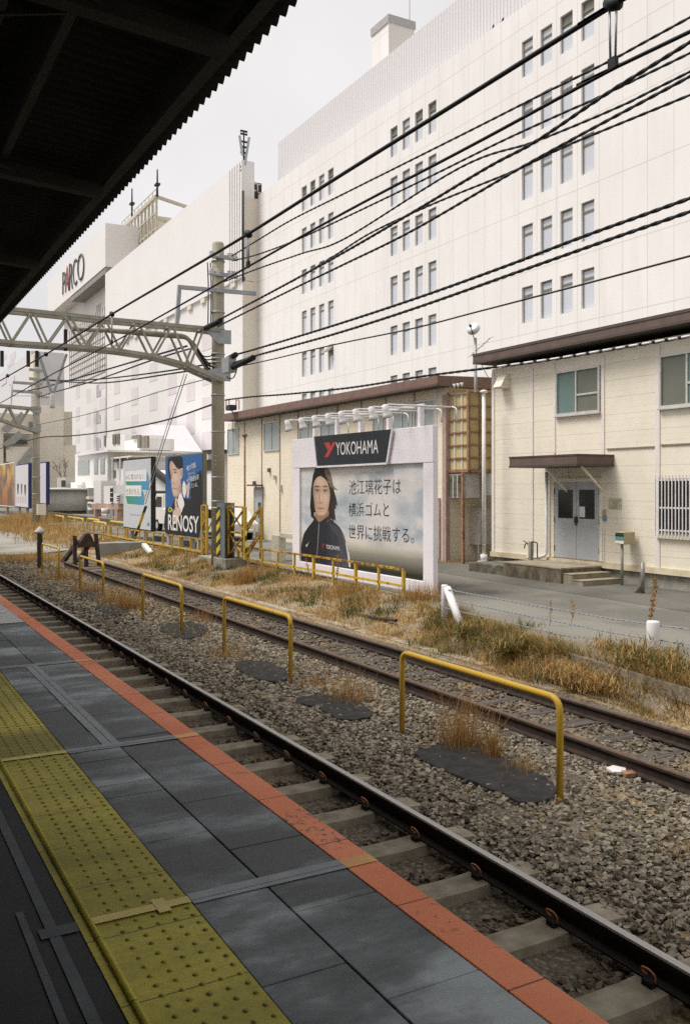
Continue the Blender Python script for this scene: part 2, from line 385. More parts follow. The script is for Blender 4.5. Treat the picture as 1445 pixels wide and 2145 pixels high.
# ---------------------------------------------------------------- tracks
def rail_profile(x, z):   # x is the near side of the head, z the top
    p = [(0,-.012),(.006,0),(.059,0),(.065,-.012),(.065,-.036),(.041,-.048),(.041,-.125),(.096,-.141),(.096,-.153),(-.031,-.153),(-.031,-.141),(.024,-.125),(.024,-.048),(0,-.036)]
    return [(x + a, z + b) for a, b in p]
def rail(x, z, y0, y1, ms, parent):
    pr = rail_profile(x, z); n = len(pr); b = MB(); seg = 24
    for j in range(seg + 1):
        y = y0 + (y1 - y0) * (j / seg) ** 1.6
        b.v += [(px, y, pz) for px, pz in pr]
    for j in range(seg):
        for i in range(n):
            b.f.append((j*n+i, j*n+(i+1)%n, (j+1)*n+(i+1)%n, (j+1)*n+i)); b.m.append(1 if i in (0,1,2) else 0); b.sm.append(False)
    b.f += [tuple(range(n)), tuple(range((seg+1)*n-1, seg*n-1, -1))]; b.m += [0,0]; b.sm += [False, False]
    return b.build('rail', ms, parent)
M_RAILSIDE = mat('black_rail_side', (.02,.014,.01), (.008,.006,.005), 8, .75)
m = Mt('worn_rail_head', .38, .75, .5); m.color(m.mix(m.noise(3, 3, (20,.6,1)), (.32,.31,.3), (.5,.49,.48))); M_RAILHEAD = m.mat
M_RUSTRAIL = mat('rusty_rail', (.05,.032,.024), (.02,.014,.011), 12, .9, bump=.2)
M_RUSTHEAD = mat('rusty_rail_head', (.14,.09,.065), (.08,.055,.042), 15, .8)
M_SLEEP = mat('concrete_sleeper', (.31,.275,.205), (.18,.15,.105), 7, .9, bump=.35)
M_CLIP = mat('rust_orange_clip', (.50,.2,.1), (.26,.1,.05), 40, .55)
M_WOOD = mat('weathered_timber_sleeper', (.12,.105,.09), (.04,.034,.03), 8, .9, bump=.5, stretch=(.2,3,1))
main = thing('railway_track', 'main railway track of concrete sleepers and shiny rail beside the platform', 'railway track', (3.38, 0, -.16))
rail(2.782, 0, -8, 160, [M_RAILSIDE, M_RAILHEAD], main); rail(3.914, 0, -8, 160, [M_RAILSIDE, M_RAILHEAD], main)
def sleeper_pc(y):
    b = MB()
    pts = [(2.35,-.17),(2.75,-.152),(3.0,-.165),(3.75,-.165),(3.92,-.152),(4.02,-.152),(4.36,-.172)]
    for (xa, za), (xb, zb) in zip(pts, pts[1:]):
        b.add([(xa,y-.115,za),(xb,y-.115,zb),(xb,y+.115,zb),(xa,y+.115,za),(xa,y-.14,-.32),(xb,y-.14,-.32),(xb,y+.14,-.32),(xa,y+.14,-.32)],
              [(0,1,2,3),(0,4,5,1),(3,2,6,7)])
    b.add([(4.36,y-.115,-.172),(4.36,y+.115,-.172),(4.4,y+.14,-.32),(4.4,y-.14,-.32)], [(0,1,2,3)])
    o = b.build('sleeper', M_SLEEP, main); ORG[o.name] = org(main)
    c = MB()
    for x in (3.868, ):
        c.tube(smooth_line([(x,y-.035,-.13),(x-.012,y-.045,-.085),(x-.03,y-.02,-.055),(x-.03,y+.03,-.06),(x-.012,y+.045,-.09),(x+.01,y+.03,-.115)], 4), .0062, 6)
    c.build('rail_clip', M_CLIP, o)
    return MB().box(3.838,3.885,y-.035,y+.035,-.165,-.125).build('clip_seat', M_RAILSIDE, o)
y0 = onX(482, 1523, 3.86).y
k0 = -9
for k in range(k0, 75): sleeper_pc(y0 + .775 * k)
side = thing('siding_track', 'rusty siding track on dark timber sleepers ending at the buffer stop', 'railway track', (7.19, 10, -.2))
YB = YX(150, 6.62)
rail(6.595, -.01, 0, YB + 1.2, [M_RUSTRAIL, M_RUSTHEAD], side); rail(7.726, -.01, 0, YB + .6, [M_RUSTRAIL, M_RUSTHEAD], side)
for k in range(48):
    y = 2 + .655 * k
    if y > YB: break
    b = MB(); t = R.uniform(-.03,.03); zt = -.166 + R.uniform(-.018,.002); w_ = R.uniform(.09,.11)
    b.add([(6.25,y-w_+t,zt),(8.15,y-w_-t,zt),(8.15,y+w_-t,zt),(6.25,y+w_+t,zt),(6.25,y-w_+t,-.34),(8.15,y-w_-t,-.34),(8.15,y+w_-t,-.34),(6.25,y+w_+t,-.34)],
          [(0,1,2,3),(0,4,5,1),(3,2,6,7),(0,3,7,4),(1,5,6,2)])
    b.build('sleeper', M_WOOD, side, bevel=.01)
# ---- concrete cable trough along the siding
b = MB(); y = 2
while y < 40:
    dz = R.uniform(-.015,.01); b.box(8.46, 8.66, y, y+.985, -.3, -.125+dz); y += 1.0
tag(b.build('cable_trough', mat('pale_concrete_lid', (.42,.38,.31), (.22,.18,.12), 5, .9, bump=.4), bevel=.008), 'pale concrete cable trough running along the far side of the siding', 'cable trough')

# unseen walls added beside and behind the camera to darken the near platform
sw = MB().box(-3.2, -2.9, -.8, 5.2, ZP, 5.6).box(-9, 1.84, -1.0, -.8, ZP, 5.3)
tag(sw.build('shade_wall', mat('shade_wall_paint', (.16,.155,.14), None, 2, .7)), 'added unseen dark wall under the canopy that shades the near platform', 'wall', None, 'structure')
# ================================================================ platform canopy
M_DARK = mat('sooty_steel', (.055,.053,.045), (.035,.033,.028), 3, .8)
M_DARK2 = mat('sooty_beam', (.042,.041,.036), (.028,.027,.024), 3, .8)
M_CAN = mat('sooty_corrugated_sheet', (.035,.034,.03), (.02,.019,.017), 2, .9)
XC, ZC = 2.32, 5.44
cn = thing('platform_canopy', 'dark corrugated platform roof with steel beams seen from below', 'canopy', (XC, 5, ZC))
b = MB(); P = .13; ny = int(75 / P * 6); prof = []
for i in range(ny + 1):
    y = -8 + i * P / 6; prof.append((y, .03 * math.cos(2 * math.pi * i / 6)))
slope = .075
for x in (XC, -1.0, -7.5):
    b.v += [(x, y, ZC + .03 + dz + (XC - x) * slope) for y, dz in prof]
for j in range(2):
    for i in range(ny):
        q = j * (ny + 1) + i; b.f.append((q, q+1, q+ny+2, q+ny+1)); b.m.append(0); b.sm.append(False)
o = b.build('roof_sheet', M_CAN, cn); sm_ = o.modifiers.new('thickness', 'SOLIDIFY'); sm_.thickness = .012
def can_z(x): return ZC + (XC - x) * slope
for x, w_, h in ((2.05,.09,.1), (1.15,.06,.1), (.78,.06,.1), (-.3,.06,.1), (-1.4,.06,.1), (-2.6,.1,.14), (-4,.06,.1)):
    z = can_z(x) - .06
    MB().box(x-w_/2, x+w_/2, -8, 66, z-h, z).build('purlin', M_DARK2, cn)
Yb1, Yb2 = onX(440, 118, 1.9).y, onX(190, 398, 1.9).y
stp = Yb2 - Yb1
for k in range(-2, 14):
    y = Yb1 + stp * k; bb = MB()
    x0, x1 = -7, 2.0; z0, z1 = can_z(-7) - .2, can_z(2.0) - .16
    h = .17
    bb.add([(x0,y-.06,z0-h),(x1,y-.06,z1-h*.6),(x1,y+.06,z1-h*.6),(x0,y+.06,z0-h),(x0,y-.06,z0),(x1,y-.06,z1),(x1,y+.06,z1),(x0,y+.06,z0)],
           [(3,2,1,0),(4,5,6,7),(0,1,5,4),(1,2,6,5),(2,3,7,6),(3,0,4,7)])
    bb.build('cross_beam', M_DARK2, cn)
    za = can_z(-.8) - .3
    MB().bar((1.3,y,can_z(1.3)-.22), (-.9,y+stp/2,za), .022).bar((1.3,y+stp,can_z(1.3)-.22), (-.9,y+stp/2,za), .022).build('tie_rod', M_DARK2, cn)
for y in (Yb1 - stp, Yb1 + stp * 3, Yb1 + stp * 7):
    MB().tube([(-3.6,y,ZP), (-3.6,y,can_z(-3.6)-.2)], .14, 12).build('post', M_DARK2, cn)
# ================================================================ prefab house, right
XH = 16.5
def m_siding(name, c, c2, period=.425, off=5.24, seam=.6):
    m = Mt(name, .65, 0, .25); n = m.noise(2.2, 6); st = m.noise(6, 5, (1,3,.25), .7)
    cc = m.mix(m.ramp(n, [(.3,0),(.7,1)]), c2, c); cc = m.mix(m.ramp(st, [(.58,0),(.8,.5)]), cc, tuple(x * .68 for x in c2))
    l1 = m.line(2, period, off - .012, .014); l2 = m.line(2, period / 3, off - .004, .006)
    cc = m.mix(m.math('MULTIPLY', l2, .16), cc, tuple(x * .5 for x in c2)); cc = m.mix(m.math('MULTIPLY', l1, seam), cc, tuple(x * .35 for x in c2))
    h = m.math('ADD', l1, m.math('MULTIPLY', l2, .4)); m.color(cc).bump(m.math('SUBTRACT', 1, h), .5, .012); return m.mat
M_CREAM = m_siding('cream_siding', (.80,.745,.62), (.74,.68,.55), seam=.4)
M_BATTEN = mat('pinkish_batten', (.78,.72,.67), (.70,.63,.58), 4, .6)
M_BROWN = mat('brown_fascia', (.15,.105,.085), (.11,.078,.065), 3, .55)
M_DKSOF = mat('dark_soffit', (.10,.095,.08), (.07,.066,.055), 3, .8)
M_ALU = mat('aluminium_frame', (.62,.6,.57), (.5,.48,.46), 6, .45, .3)
M_GREYDOOR = mat('grey_door_paint', (.44,.46,.47), (.39,.41,.42), 3, .5)
m = Mt('dark_glass', .08, 0, .6); m.color((.012,.014,.016)); M_GLASS = m.mat
m = Mt('window_screen_glass', .25, 0, .5); m.color(m.mix(m.noise(2, 3), (.12,.13,.10), (.17,.175,.14))); M_SCREEN = m.mat
m = Mt('teal_curtain_glass', .25, 0, .5); m.color(m.mix(m.noise(9, 3, (1,3,.3)), (.10,.165,.15), (.17,.235,.215))); M_TEAL = m.mat
M_PALEGL = None
m = Mt('pale_reflecting_glass', .15, 0, .6); m.color(m.mix(m.noise(.4, 3), (.50,.53,.58), (.62,.65,.70))); M_PALEGL = m.mat
m = Mt('frosted_glass', .3, 0, .5); m.color(m.mix(m.noise(2, 3), (.27,.32,.31), (.38,.42,.40))); M_FROST = m.mat
YH1 = onX(1030, 1000, XH).y
hs_ = thing('prefab_house', 'two-storey cream prefab house with brown roof edge and double grey door', 'house', (XH, YH1, ZR))
MB().box(XH, XH+9, 2, YH1, .72, 6.05).build('wall', M_CREAM, hs_)
MB().box(XH+.03, XH+8.9, 2.1, YH1-.06, .1, .66).build('foundation', M_CONC, hs_)
MB().box(XH-.06, XH-.002, 2, YH1+.02, .58, .715).build('sill_beam', mat('cream_sill', (.70,.62,.45), (.55,.47,.32), 4, .7), hs_)
for px, w_, z0, z1 in ((1033,.12,.72,5.95),(1114.5,.09,.72,5.9),(1161.5,.07,3.5,5.9),(1262.5,.11,.72,5.9),(1377,.14,.72,5.9),(1158,.10,.72,3.0),(1460,.1,.72,5.9)):
    y = YX(px, XH); MB().box(XH-.025, XH-.001, y-w_/2, y+w_/2, z0, z1).build('batten', M_BATTEN, hs_, bevel=.004)
# rain strip above the ground floor
st = MB(); Ya, Yb = YX(1271, XH), YX(1371, XH)
st.box(XH-.03, XH-.001, Yb, Ya, 3.53, 3.56).box(XH-.03, XH-.001, 4, YX(1384, XH), 3.56, 3.59)
st.build('rain_strip', mat('dark_seam_strip', (.3,.26,.19), None, 4), hs_)
XF = 16.05; YF = onX(992, 750, XF).y
zt, zb = ZX(1200, 699, XF), ZX(1200, 722, XF)
zt, zb = max(zt, zb), min(zt, zb)
rf = MB().box(XF, XH+9.4, 1.6, YF, zb+.02, zt-.003).build('roof', M_DKSOF, hs_)
MB().box(XF-.02, XF-.001, 1.6, YF, zb, zt).box(XF-.02, XH+9, YF+.001, YF+.02, zb, zt).build('fascia', M_BROWN, rf)
MB().box(XF-.035, XF-.021, 1.6, YF+.02, zt-.055, zt+.015).box(XF-.03, XF-.021, 1.6, YF+.02, zb-.01, zb+.05).build('fascia_trim', mat('fascia_trim', (.1,.075,.065), None, 3, .5), rf)
def slide_window(px0, px1, pyt, pyb, X, split, mats, parent, rail=True):
    ya, yb = YX(px0, X), YX(px1, X); zt, zb = ZX(px0, pyt, X), ZX(px0, pyb, X); f = MB(); t = .055
    f.box(X-.07, X+.05, yb, ya, zb, zb+t).box(X-.07, X+.05, yb, ya, zt-t, zt).box(X-.07, X+.05, ya-t, ya, zb+t, zt-t).box(X-.07, X+.05, yb, yb+t, zb+t, zt-t)
    ym = ya + (yb - ya) * split; f.box(X-.055, X+.04, ym-.025, ym+.025, zb+t, zt-t)
    if rail: zr = zb + (zt - zb) * .42; f.box(X-.05, X+.03, yb+t, ym-.026, zr-.025, zr+.025)
    f.box(X-.1, X-.002, yb-.02, ya+.02, zb-.04, zb-.002)
    w_ = f.build('window', M_ALU, parent, bevel=.004)
    MB().box(X-.02, X+.0, ym+.025, ya-t, zb+t, zt-t).build('pane', mats[0], w_); MB().box(X-.024, X-.004, yb+t, ym-.025, zb+t, zt-t).build('pane', mats[1], w_)
    return w_
slide_window(1166, 1258, 779.5, 872, XH, .47, (M_TEAL, M_SCREEN), hs_)
slide_window(1383, 1484, 745, 856, XH, .58, (M_SCREEN, M_TEAL), hs_)
# barred window on the ground floor
ya, yb = YX(1380, XH), YX(1480, XH); zt, zb = ZX(1380, 1003, XH), ZX(1380, 1114, XH)
wb = MB().box(XH-.04, XH-.001, yb, ya, zb, zt).build('window', M_GLASS, hs_)
b = MB(); y = ya
while y > yb:
    b.box(XH-.15, XH-.13, y-.012, y+.012, zb-.1, zt+.08); y -= .098
for z in (zt-.03, zb+.05, (zt+zb)/2-.05): b.box(XH-.128, XH-.105, yb, ya, z-.018, z+.018)
for z in (zt-.03, zb+.05): b.box(XH-.105, XH-.003, ya-.02, ya+.02, z-.015, z+.015)
b.build('window_bars', M_WHITE, wb)
MB().box(XH-.07, XH-.001, yb, ya+.04, zb-.15, zb-.04).build('sill', M_CREAM, wb)
# double door
ya, yb = YX(1162.4, XH), YX(1257.5, XH); ym = YX(1208.6, XH); zt, zb = ZX(1162, 1010, XH), ZX(1162, 1166.5, XH)
dfr = MB(); dfr.box(XH-.05, XH-.001, ya, ya+.11, zb, zt+.1).box(XH-.05, XH-.001, yb-.09, yb, zb, zt+.1).box(XH-.05, XH-.001, yb, ya, zt, zt+.1)
dfr.build('door_frame', M_CREAM, hs_)
for a, b_, wx in ((ya, ym+.006, ((1170.8,1201,1026,1084.5),)), (ym-.006, yb, ((1214.6,1246.7,1026,1086),))):
    d = MB().box(XH-.035, XH-.002, a, b_, zb+.01, zt-.005).build('door', M_GREYDOOR, hs_, bevel=.004)
    for p0, p1, q0, q1 in wx:
        MB().box(XH-.042, XH-.036, YX(p0,XH), YX(p1,XH), ZX(p0,q0,XH), ZX(p0,q1,XH)).build('pane', M_GLASS, d)
    hg = MB(); yh = a - .012 if a == ya else b_ + .012
    for z in (zb+.25, zb+1.0, zb+1.75): hg.box(XH-.05, XH-.036, yh-.012, yh+.012, z-.07, z+.07)
    hg.build('hinge', M_DARK, d)
MB().box(XH-.08, XH-.0425, YX(1206.5,XH), YX(1211.5,XH), ZX(1208,1082,XH), ZX(1208,1096,XH)).cyl((XH-.09,YX(1209,XH),ZX(1208,1099,XH)), (XH-.043,YX(1209,XH),ZX(1208,1099,XH)), .02).build('handle', M_DARK, d)
MB().box(XH-.047, XH-.0425, YX(1215.5,XH), YX(1227,XH), ZX(1215,1061,XH), ZX(1215,1083,XH)).build('paper_notice', M_WHITE, d)
# awning over the door
yr = onX(1285, 950, XH).y; t_ = ray(1207.5, 950); XA = t_.x * yr / t_.y; ylf = onX(1066, 950, XA).y
zat, zab = onX(1207.5, 951, XA).z, onX(1207.5, 975.5, XA).z
aw = MB().box(XA, XH-.002, yr, ylf, zab+.02, zat).build('awning', M_BROWN, hs_, bevel=.01)
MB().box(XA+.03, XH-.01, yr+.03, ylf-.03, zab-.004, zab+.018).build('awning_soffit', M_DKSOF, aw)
for y in (yr+.32, yr+1.62):
    MB().bar((XA+.45,y,zab-.005), (XH-.03,y,zab-.62), .05).box(XH-.03, XH-.003, y-.03, y+.03, zab-.75, zab-.01).build('awning_bracket', M_CREAM, aw)
MB().box(XA-.012, XA-.002, yr-.01, ylf+.01, zat-.035, zat+.006).box(XA-.012, XA-.002, yr-.01, ylf+.01, zab-.004, zab+.045).box(XA-.01, XH-.004, yr-.012, yr-.002, zat-.035, zat+.006).box(XA-.01, XH-.004, yr-.012, yr-.002, zab-.004, zab+.045).build('awning_trim', mat('awning_trim', (.09,.066,.056), None, 3, .5), aw)
# vent hood, plaque, intercom, cable plaques
p = onX(1060, 800, XH); b = MB()
b.prism([(XH-.002,p.y-.17,p.z+.22),(XH-.14,p.y-.17,p.z+.2),(XH-.34,p.y-.17,p.z-.16),(XH-.30,p.y-.17,p.z-.2),(XH-.002,p.y-.17,p.z-.2)], (0,.36,0))
b.build('vent_hood', M_CREAM, hs_, bevel=.01)
pa, pb = onX(1275, 1043.5, XH), onX(1301, 1066, XH)
m = Mt('faded_notice', .5); m.color(m.mix(m.ramp(m.noise(9, 5), [(.4,0),(.6,1)]), (.36,.34,.2), (.52,.5,.35)))
MB().box(XH-.022, XH-.002, pa.y, pb.y, pa.z, pb.z).build('wall_plaque', m.mat, hs_)
pa = onX(1266, 1071, XH); MB().box(XH-.05, XH-.002, pa.y-.035, pa.y+.035, pa.z-.05, pa.z+.05).cyl((XH-.06,pa.y+.01,pa.z-.03),(XH-.05,pa.y+.01,pa.z-.03),.03).build('bell', mat('amber_bell', (.5,.27,.08), (.6,.5,.35), 20, .5), hs_)
pa = onX(1266.5, 1085, XH); MB().box(XH-.04, XH-.002, pa.y-.055, pa.y+.055, pa.z-.075, pa.z+.075).build('card_reader', mat('blue_reader', (.2,.33,.45), (.13,.2,.28), 20, .4), hs_, bevel=.006)
dp = MB(); y = YX(1149.5, XH); dp.tube(bent([(XH-.09,y,3.0),(XH-.09,y,.78),(XH-.25,y+.1,.70),(XH-.32,y+.5,.68)], .12), .045, 10)
dp.build('downpipe', M_WHITE, hs_)
# antenna mast clamped to the corner of the house with a dish on top
am = thing('antenna_mast', 'thin grey antenna mast with small white dish beside cream house corner', 'antenna', onX(995, 1000, 17.0))
p0, p1 = onX(996.5, 932, 17.0), onX(995, 708, 17.0)
MB().cyl(p0, p1, .05, n=8).build('pole', mat('galvanised_pole', (.4,.42,.42), (.3,.31,.31), 8, .5, .4), am)
dc = p1 + Vector((-.05,0,.25)); ax = Vector((-.8,-.5,.35)).normalized()
prof = [(.0,0),(.08,.008),(.15,.024),(.205,.048),(.215,.056),(.205,.056),(.15,.032),(.08,.016),(.0,.01)]
MB().lathe(dc, prof, 20, axis=ax).build('dish', mat('white_dish', (.9,.9,.89), (.86,.86,.85), 3, .4), am)
MB().bar(dc - Vector((0,0,.26)), dc + ax * .32 + Vector((0,0,-.06)), .02).cyl(dc + ax*.30 + Vector((0,0,-.05)), dc + ax*.36 + Vector((0,0,-.03)), .045, n=8).build('feed_arm', M_DARK, am)
y = MB(); c0 = p0.lerp(p1, .92)
pz = onX(995, 737, 17.0); y.bar(pz+Vector((0,.25,-.1)), pz+Vector((0,-.75,.32)), .012)
for k in range(5):
    q = (pz+Vector((0,.25,-.1))).lerp(pz+Vector((0,-.75,.32)), k/4); y.bar(q+Vector((.12,0,.05)), q+Vector((-.12,0,-.05)), .008)
y.build('aerial', M_DARK, am)
MB().bar(onX(998,745,17.0), onX(1027,800,17.0), .015).build('stay', M_DARK, am)
# flagpole
XFp = 15.9
fp = thing('flagpole', 'bare white flagpole bolted to the concrete slab in front of the alley', 'flagpole', onX(1013, 1177, XFp))
MB().cyl(onX(1013,1176,XFp), onX(1013,824,XFp), .06, .052, 12).build('pole', M_WHITE, fp)
tp = onX(1013, 822, XFp); MB().lathe(tp, [(.05,-.03),(.11,0),(.11,.035),(.06,.07),(.0,.08)], 14).build('cap', M_WHITE, fp)
bp = onX(1013, 1176, XFp); MB().cyl(bp, bp+Vector((0,0,.2)), .10, n=12).box(bp.x-.14,bp.x+.14,bp.y-.14,bp.y+.14,bp.z-.02,bp.z+.01).build('base_plate', M_WHITE, fp)
cl = onX(1009.5, 1092, XFp); MB().tube([onX(1010,835,XFp), onX(1008,980,XFp), cl], .008, 5).lathe(cl, [(.0,-.06),(.03,-.03),(.03,.03),(0,.06)], 8).build('halyard', M_DARK, fp)
# entrance landing and slab
M_STAIN = mat('stained_landing', (.22,.19,.135), (.055,.045,.03), 6, .95, bump=.6, bscale=20, stretch=(1,1,.5))
M_STEPTOP = mat('landing_top', (.36,.31,.23), (.24,.2,.145), 4, .9, bump=.3)
XL = 15.1
zl = .64; yl0, yl1 = onX(1054, 1180, XL).y, onX(1174, 1190, XL).y
ls = thing('landing', 'stained concrete landing with two steps below the grey double door', 'steps', ((XL+XH)/2, yl1, ZR))
MB().box(XL, XH-.07, yl1, yl0, ZR-.1, zl-.05).build('block', M_STAIN, ls, bevel=.015)
MB().box(XL-.01, XH-.07, yl1-.01, yl0+.01, zl-.049, zl).build('landing_top', M_STEPTOP, ls, bevel=.012)
for i, (z, d) in enumerate(((.51, .34), (.385, .68))):
    MB().box(XL+.06+.0*i, XH-.1, yl1-d, yl1-d+.338, ZR-.05, z-.025).box(XL+.05, XH-.1, yl1-d-.01, yl1-d+.33, z-.024, z).build('step', [M_STEPTOP], ls, bevel=.01)
b = MB().box(XL+.1, XH-.2, yl0+.02, yl0+1.65, ZR-.05, .50)
tag(b.build('concrete_slab', M_CONCD, bevel=.02), 'low dark mossy concrete slab carrying the white flagpole', 'slab')
# garden tap by the landing
p = onX(1111, 1172, 16.0); tp = thing('water_tap', 'outdoor tap on a short grey post by the downpipe', 'tap', (p.x, p.y, zl))
MB().box(p.x-.05,p.x+.05,p.y-.05,p.y+.05,zl,zl+.5).build('post', M_CONC, tp, bevel=.01)
MB().tube(bent([(p.x,p.y+.02,zl+.42),(p.x,p.y+.22,zl+.44),(p.x-.02,p.y+.24,zl+.3)], .05), .016, 8).bar((p.x,p.y+.15,zl+.46),(p.x,p.y+.3,zl+.5),.018).build('spout', M_DARK, tp)
MB().tube(bent([(p.x,p.y-.06,zl+.5),(p.x,p.y-.26,zl+.48),(p.x,p.y-.26,zl+.08)], .05), .016, 8).build('pipe', M_DARK, tp)
# mailbox on a post
p = onX(1302, 1217, 16.15); p.z = ZR; mb = thing('mailbox', 'beige twin mailbox on a grey post right of the steps', 'mailbox', (p.x, p.y, ZR))
zt_, zb_ = onX(1302, 1114, p.x).z, onX(1302, 1140, p.x).z
MB().cyl(p, (p.x,p.y,zb_), .035, n=10).build('post', M_CONC, mb)
M_BEIGE = mat('beige_mailbox', (.45,.39,.25), (.38,.32,.2), 5, .6)
MB().box(p.x-.10,p.x+.26,p.y-.16,p.y+.12,zb_,zt_).build('body', M_BEIGE, mb, bevel=.01)
b = MB(); yq = p.y - .162
xm = p.x - .102
b.box(xm-.006,xm,p.y-.15,p.y+.11,zt_-.11,zt_-.02,0).box(xm-.006,xm,p.y-.15,p.y+.11,(zt_+zb_)/2-.04,(zt_+zb_)/2+.06,1).box(xm-.006,xm,p.y-.15,p.y+.11,zb_+.02,zb_+.09,2)
b.build('flaps', [M_DARK, mat('teal_flap', (.12,.3,.28), None, 9, .5), M_WHITE], mb)
# bollard
p = onZ(1345, 1243, ZR); bo = thing('bollard', 'thin grey steel bollard on asphalt right of the mailbox', 'bollard', (p.x, p.y, ZR))
MB().cyl(p, (p.x,p.y,onX(1345,1178,p.x).z), .045, n=12).build('post', mat('dull_steel_post', (.3,.29,.26), (.2,.19,.17), 10, .5, .4), bo)
MB().box(p.x-.08,p.x+.03,p.y-.04,p.y+.16,ZR,ZR+.03).prism([(p.x-.02,p.y+.04,ZR+.03),(p.x-.02,p.y+.18,ZR+.03),(p.x-.02,p.y+.04,ZR+.16)], (.03,0,0)).build('foot', M_DARK, bo)
# ================================================================ long building with brown eaves, middle
XM = 16.4
M_OCHRE = m_siding('ochre_siding', (.82,.75,.60), (.75,.67,.52), .46, 5.0, .16)
M_PINK = mat('pinkish_brown_post', (.46,.33,.28), (.36,.25,.21), 5, .7)
M_BROWN2 = mat('red_brown_eave', (.22,.14,.11), (.17,.105,.085), 3, .6)
YM0, YM1 = YX(934, XM), YX(477, XM)
z1w = ZX(918, 786, 15.9) - .3
lb = thing('long_shed', 'long two-storey ochre building with brown eaves behind the white billboard', 'building', (XM, YM0, ZR))
MB().box(XM, XM+9, YM0, YM1, ZR-.1, z1w).build('wall', M_OCHRE, lb)
z0, z1 = 5.62, ZX(918, 786, 15.9)
ya, yb = YX(916, 15.9), YX(470, 15.9)
def eave(y): return 0.16 * (y - ya) / (yb - ya)
r_ = MB()
r_.add([(15.9,ya,z1-.31),(15.9,yb,z1-.27),(15.9,yb,z1+.10),(15.9,ya,z1)], [(0,1,2,3)], 0)
r_.add([(15.9,ya,z1-.31),(15.9,ya,z1),(26,ya,z1+.3),(26,ya,z1-.35)], [(0,1,2,3)], 0)
r_.add([(15.9,ya,z1),(15.9,yb,z1+.1),(26,yb,z1+.4),(26,ya,z1+.3)], [(0,1,2,3)], 0)
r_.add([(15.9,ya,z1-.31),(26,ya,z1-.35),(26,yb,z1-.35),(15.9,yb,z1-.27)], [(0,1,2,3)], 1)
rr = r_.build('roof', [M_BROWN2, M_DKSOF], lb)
MB().add([(15.86,ya-.03,z1-.32),(15.86,yb,z1-.28),(15.86,yb,z1-.22),(15.86,ya-.03,z1-.25),(15.9,ya-.03,z1-.32),(15.9,yb,z1-.28),(15.9,yb,z1-.22),(15.9,ya-.03,z1-.25)], [(0,1,2,3),(3,2,6,7),(0,4,5,1),(0,3,7,4)]).build('gutter', mat('brown_gutter', (.12,.07,.055), None, 3, .5), rr)
for px, w_ in ((912,.16),(868,.07),(808,.07),(757,.07),(708,.07),(665,.07),(625,.06),(587,.06),(549,.06),(513,.05)):
    y = YX(px, XM); MB().box(XM-.03, XM-.001, y-w_/2, y+w_/2, ZR, z1w-.02).build('batten', M_PINK if w_ < .1 else M_BATTEN, lb)
MB().box(XM-.05, XM+.1, YM0-.06, YM0+.14, ZR, 5.5).build('corner_post', M_PINK, lb)
def shed_window(p0, p1, q0, q1):
    a, b_ = YX(p0, XM), YX(p1, XM); zt, zb = ZX(p0, q0, XM), ZX(p0, q1, XM)
    f = MB(); t = .05
    f.box(XM-.05,XM-.002,b_,a,zb,zb+t).box(XM-.05,XM-.002,b_,a,zt-t,zt).box(XM-.05,XM-.002,a-t,a,zb+t,zt-t).box(XM-.05,XM-.002,b_,b_+t,zb+t,zt-t).box(XM-.05,XM-.002,(a+b_)/2-.02,(a+b_)/2+.02,zb+t,zt-t)
    w_ = f.build('window', M_ALU, lb); MB().box(XM-.02,XM-.003,b_+t,(a+b_)/2-.021,zb+t,zt-t).box(XM-.02,XM-.003,(a+b_)/2+.021,a-t,zb+t,zt-t).build('pane', M_FROST, w_)
for q in ((478,501.5,899,953),(554,586.5,886,946),(629,664,873,938),(672,706,865,930),(782,824,853,925),(822,864,848,922),(868,912,842,920)): shed_window(*q)
def shed_door(p0, p1, q0, q1, ml):
    a, b_ = YX(p0, XM), YX(p1, XM); zt, zb = ZX(p0, q0, XM), ZX(p0, q1, XM)
    d = MB().box(XM-.04,XM-.002,b_,a,zb,zt).build('door', M_GREYDOOR, lb, bevel=.004)
    MB().box(XM-.048,XM-.041,b_+.12,b_+.45,zb+.95,zb+1.65).build('pane', ml, d)
    MB().box(XM-.09,XM-.041,a-.14,a-.1,zb+.9,zb+1.0).build('handle', M_DARK, d)
    MB().box(XM-.06,XM-.003,b_-.05,a+.05,zt+.002,zt+.08).box(XM-.06,XM-.003,a+.002,a+.05,zb,zt).box(XM-.06,XM-.003,b_-.05,b_-.002,zb,zt).build('door_frame', M_PINK, lb)
m = Mt('green_door_glass', .2, 0, .5); m.color((.02,.06,.055)); M_GRGL = m.mat
shed_door(535, 551, 1026, 1127, M_GRGL); shed_door(903, 921, 1048, 1168, M_GRGL)
MB().box(XM-.35, XM-.05, YX(537,XM)-.9, YX(537,XM)+.3, ZX(540,1018,XM), ZX(540,1016,XM)+.02).build('door_canopy', M_DARK, lb)
for px, py in ((535,1012),(566,985),(578,1000),(590,1020)):
    p = onX(px, py, XM); MB().box(XM-.12, XM-.003, p.y-.07, p.y+.07, p.z-.09, p.z+.09).build('wall_fitting', M_CONCD if px < 570 else M_ALU, lb)
b = MB()
for (p0, q0), (p1, q1) in (((905,893),(905,1150)),((487,880),(487,905))):
    b.tube([onX(p0,q0,XM-.07), onX(p1,q1,XM-.07)], .035, 8)
b.build('drainpipe', M_BATTEN, lb)
fr_ = MB()
for px in (474,495):
    for dx in (0, 6): fr_.bar(onX(px+dx,858,17.2), onX(px+dx,838,17.2), .05)
    fr_.bar(onX(px,838,17.2), onX(px+6,838,17.2), .05)
fr_.build('roof_bracket', M_PINK, rr)
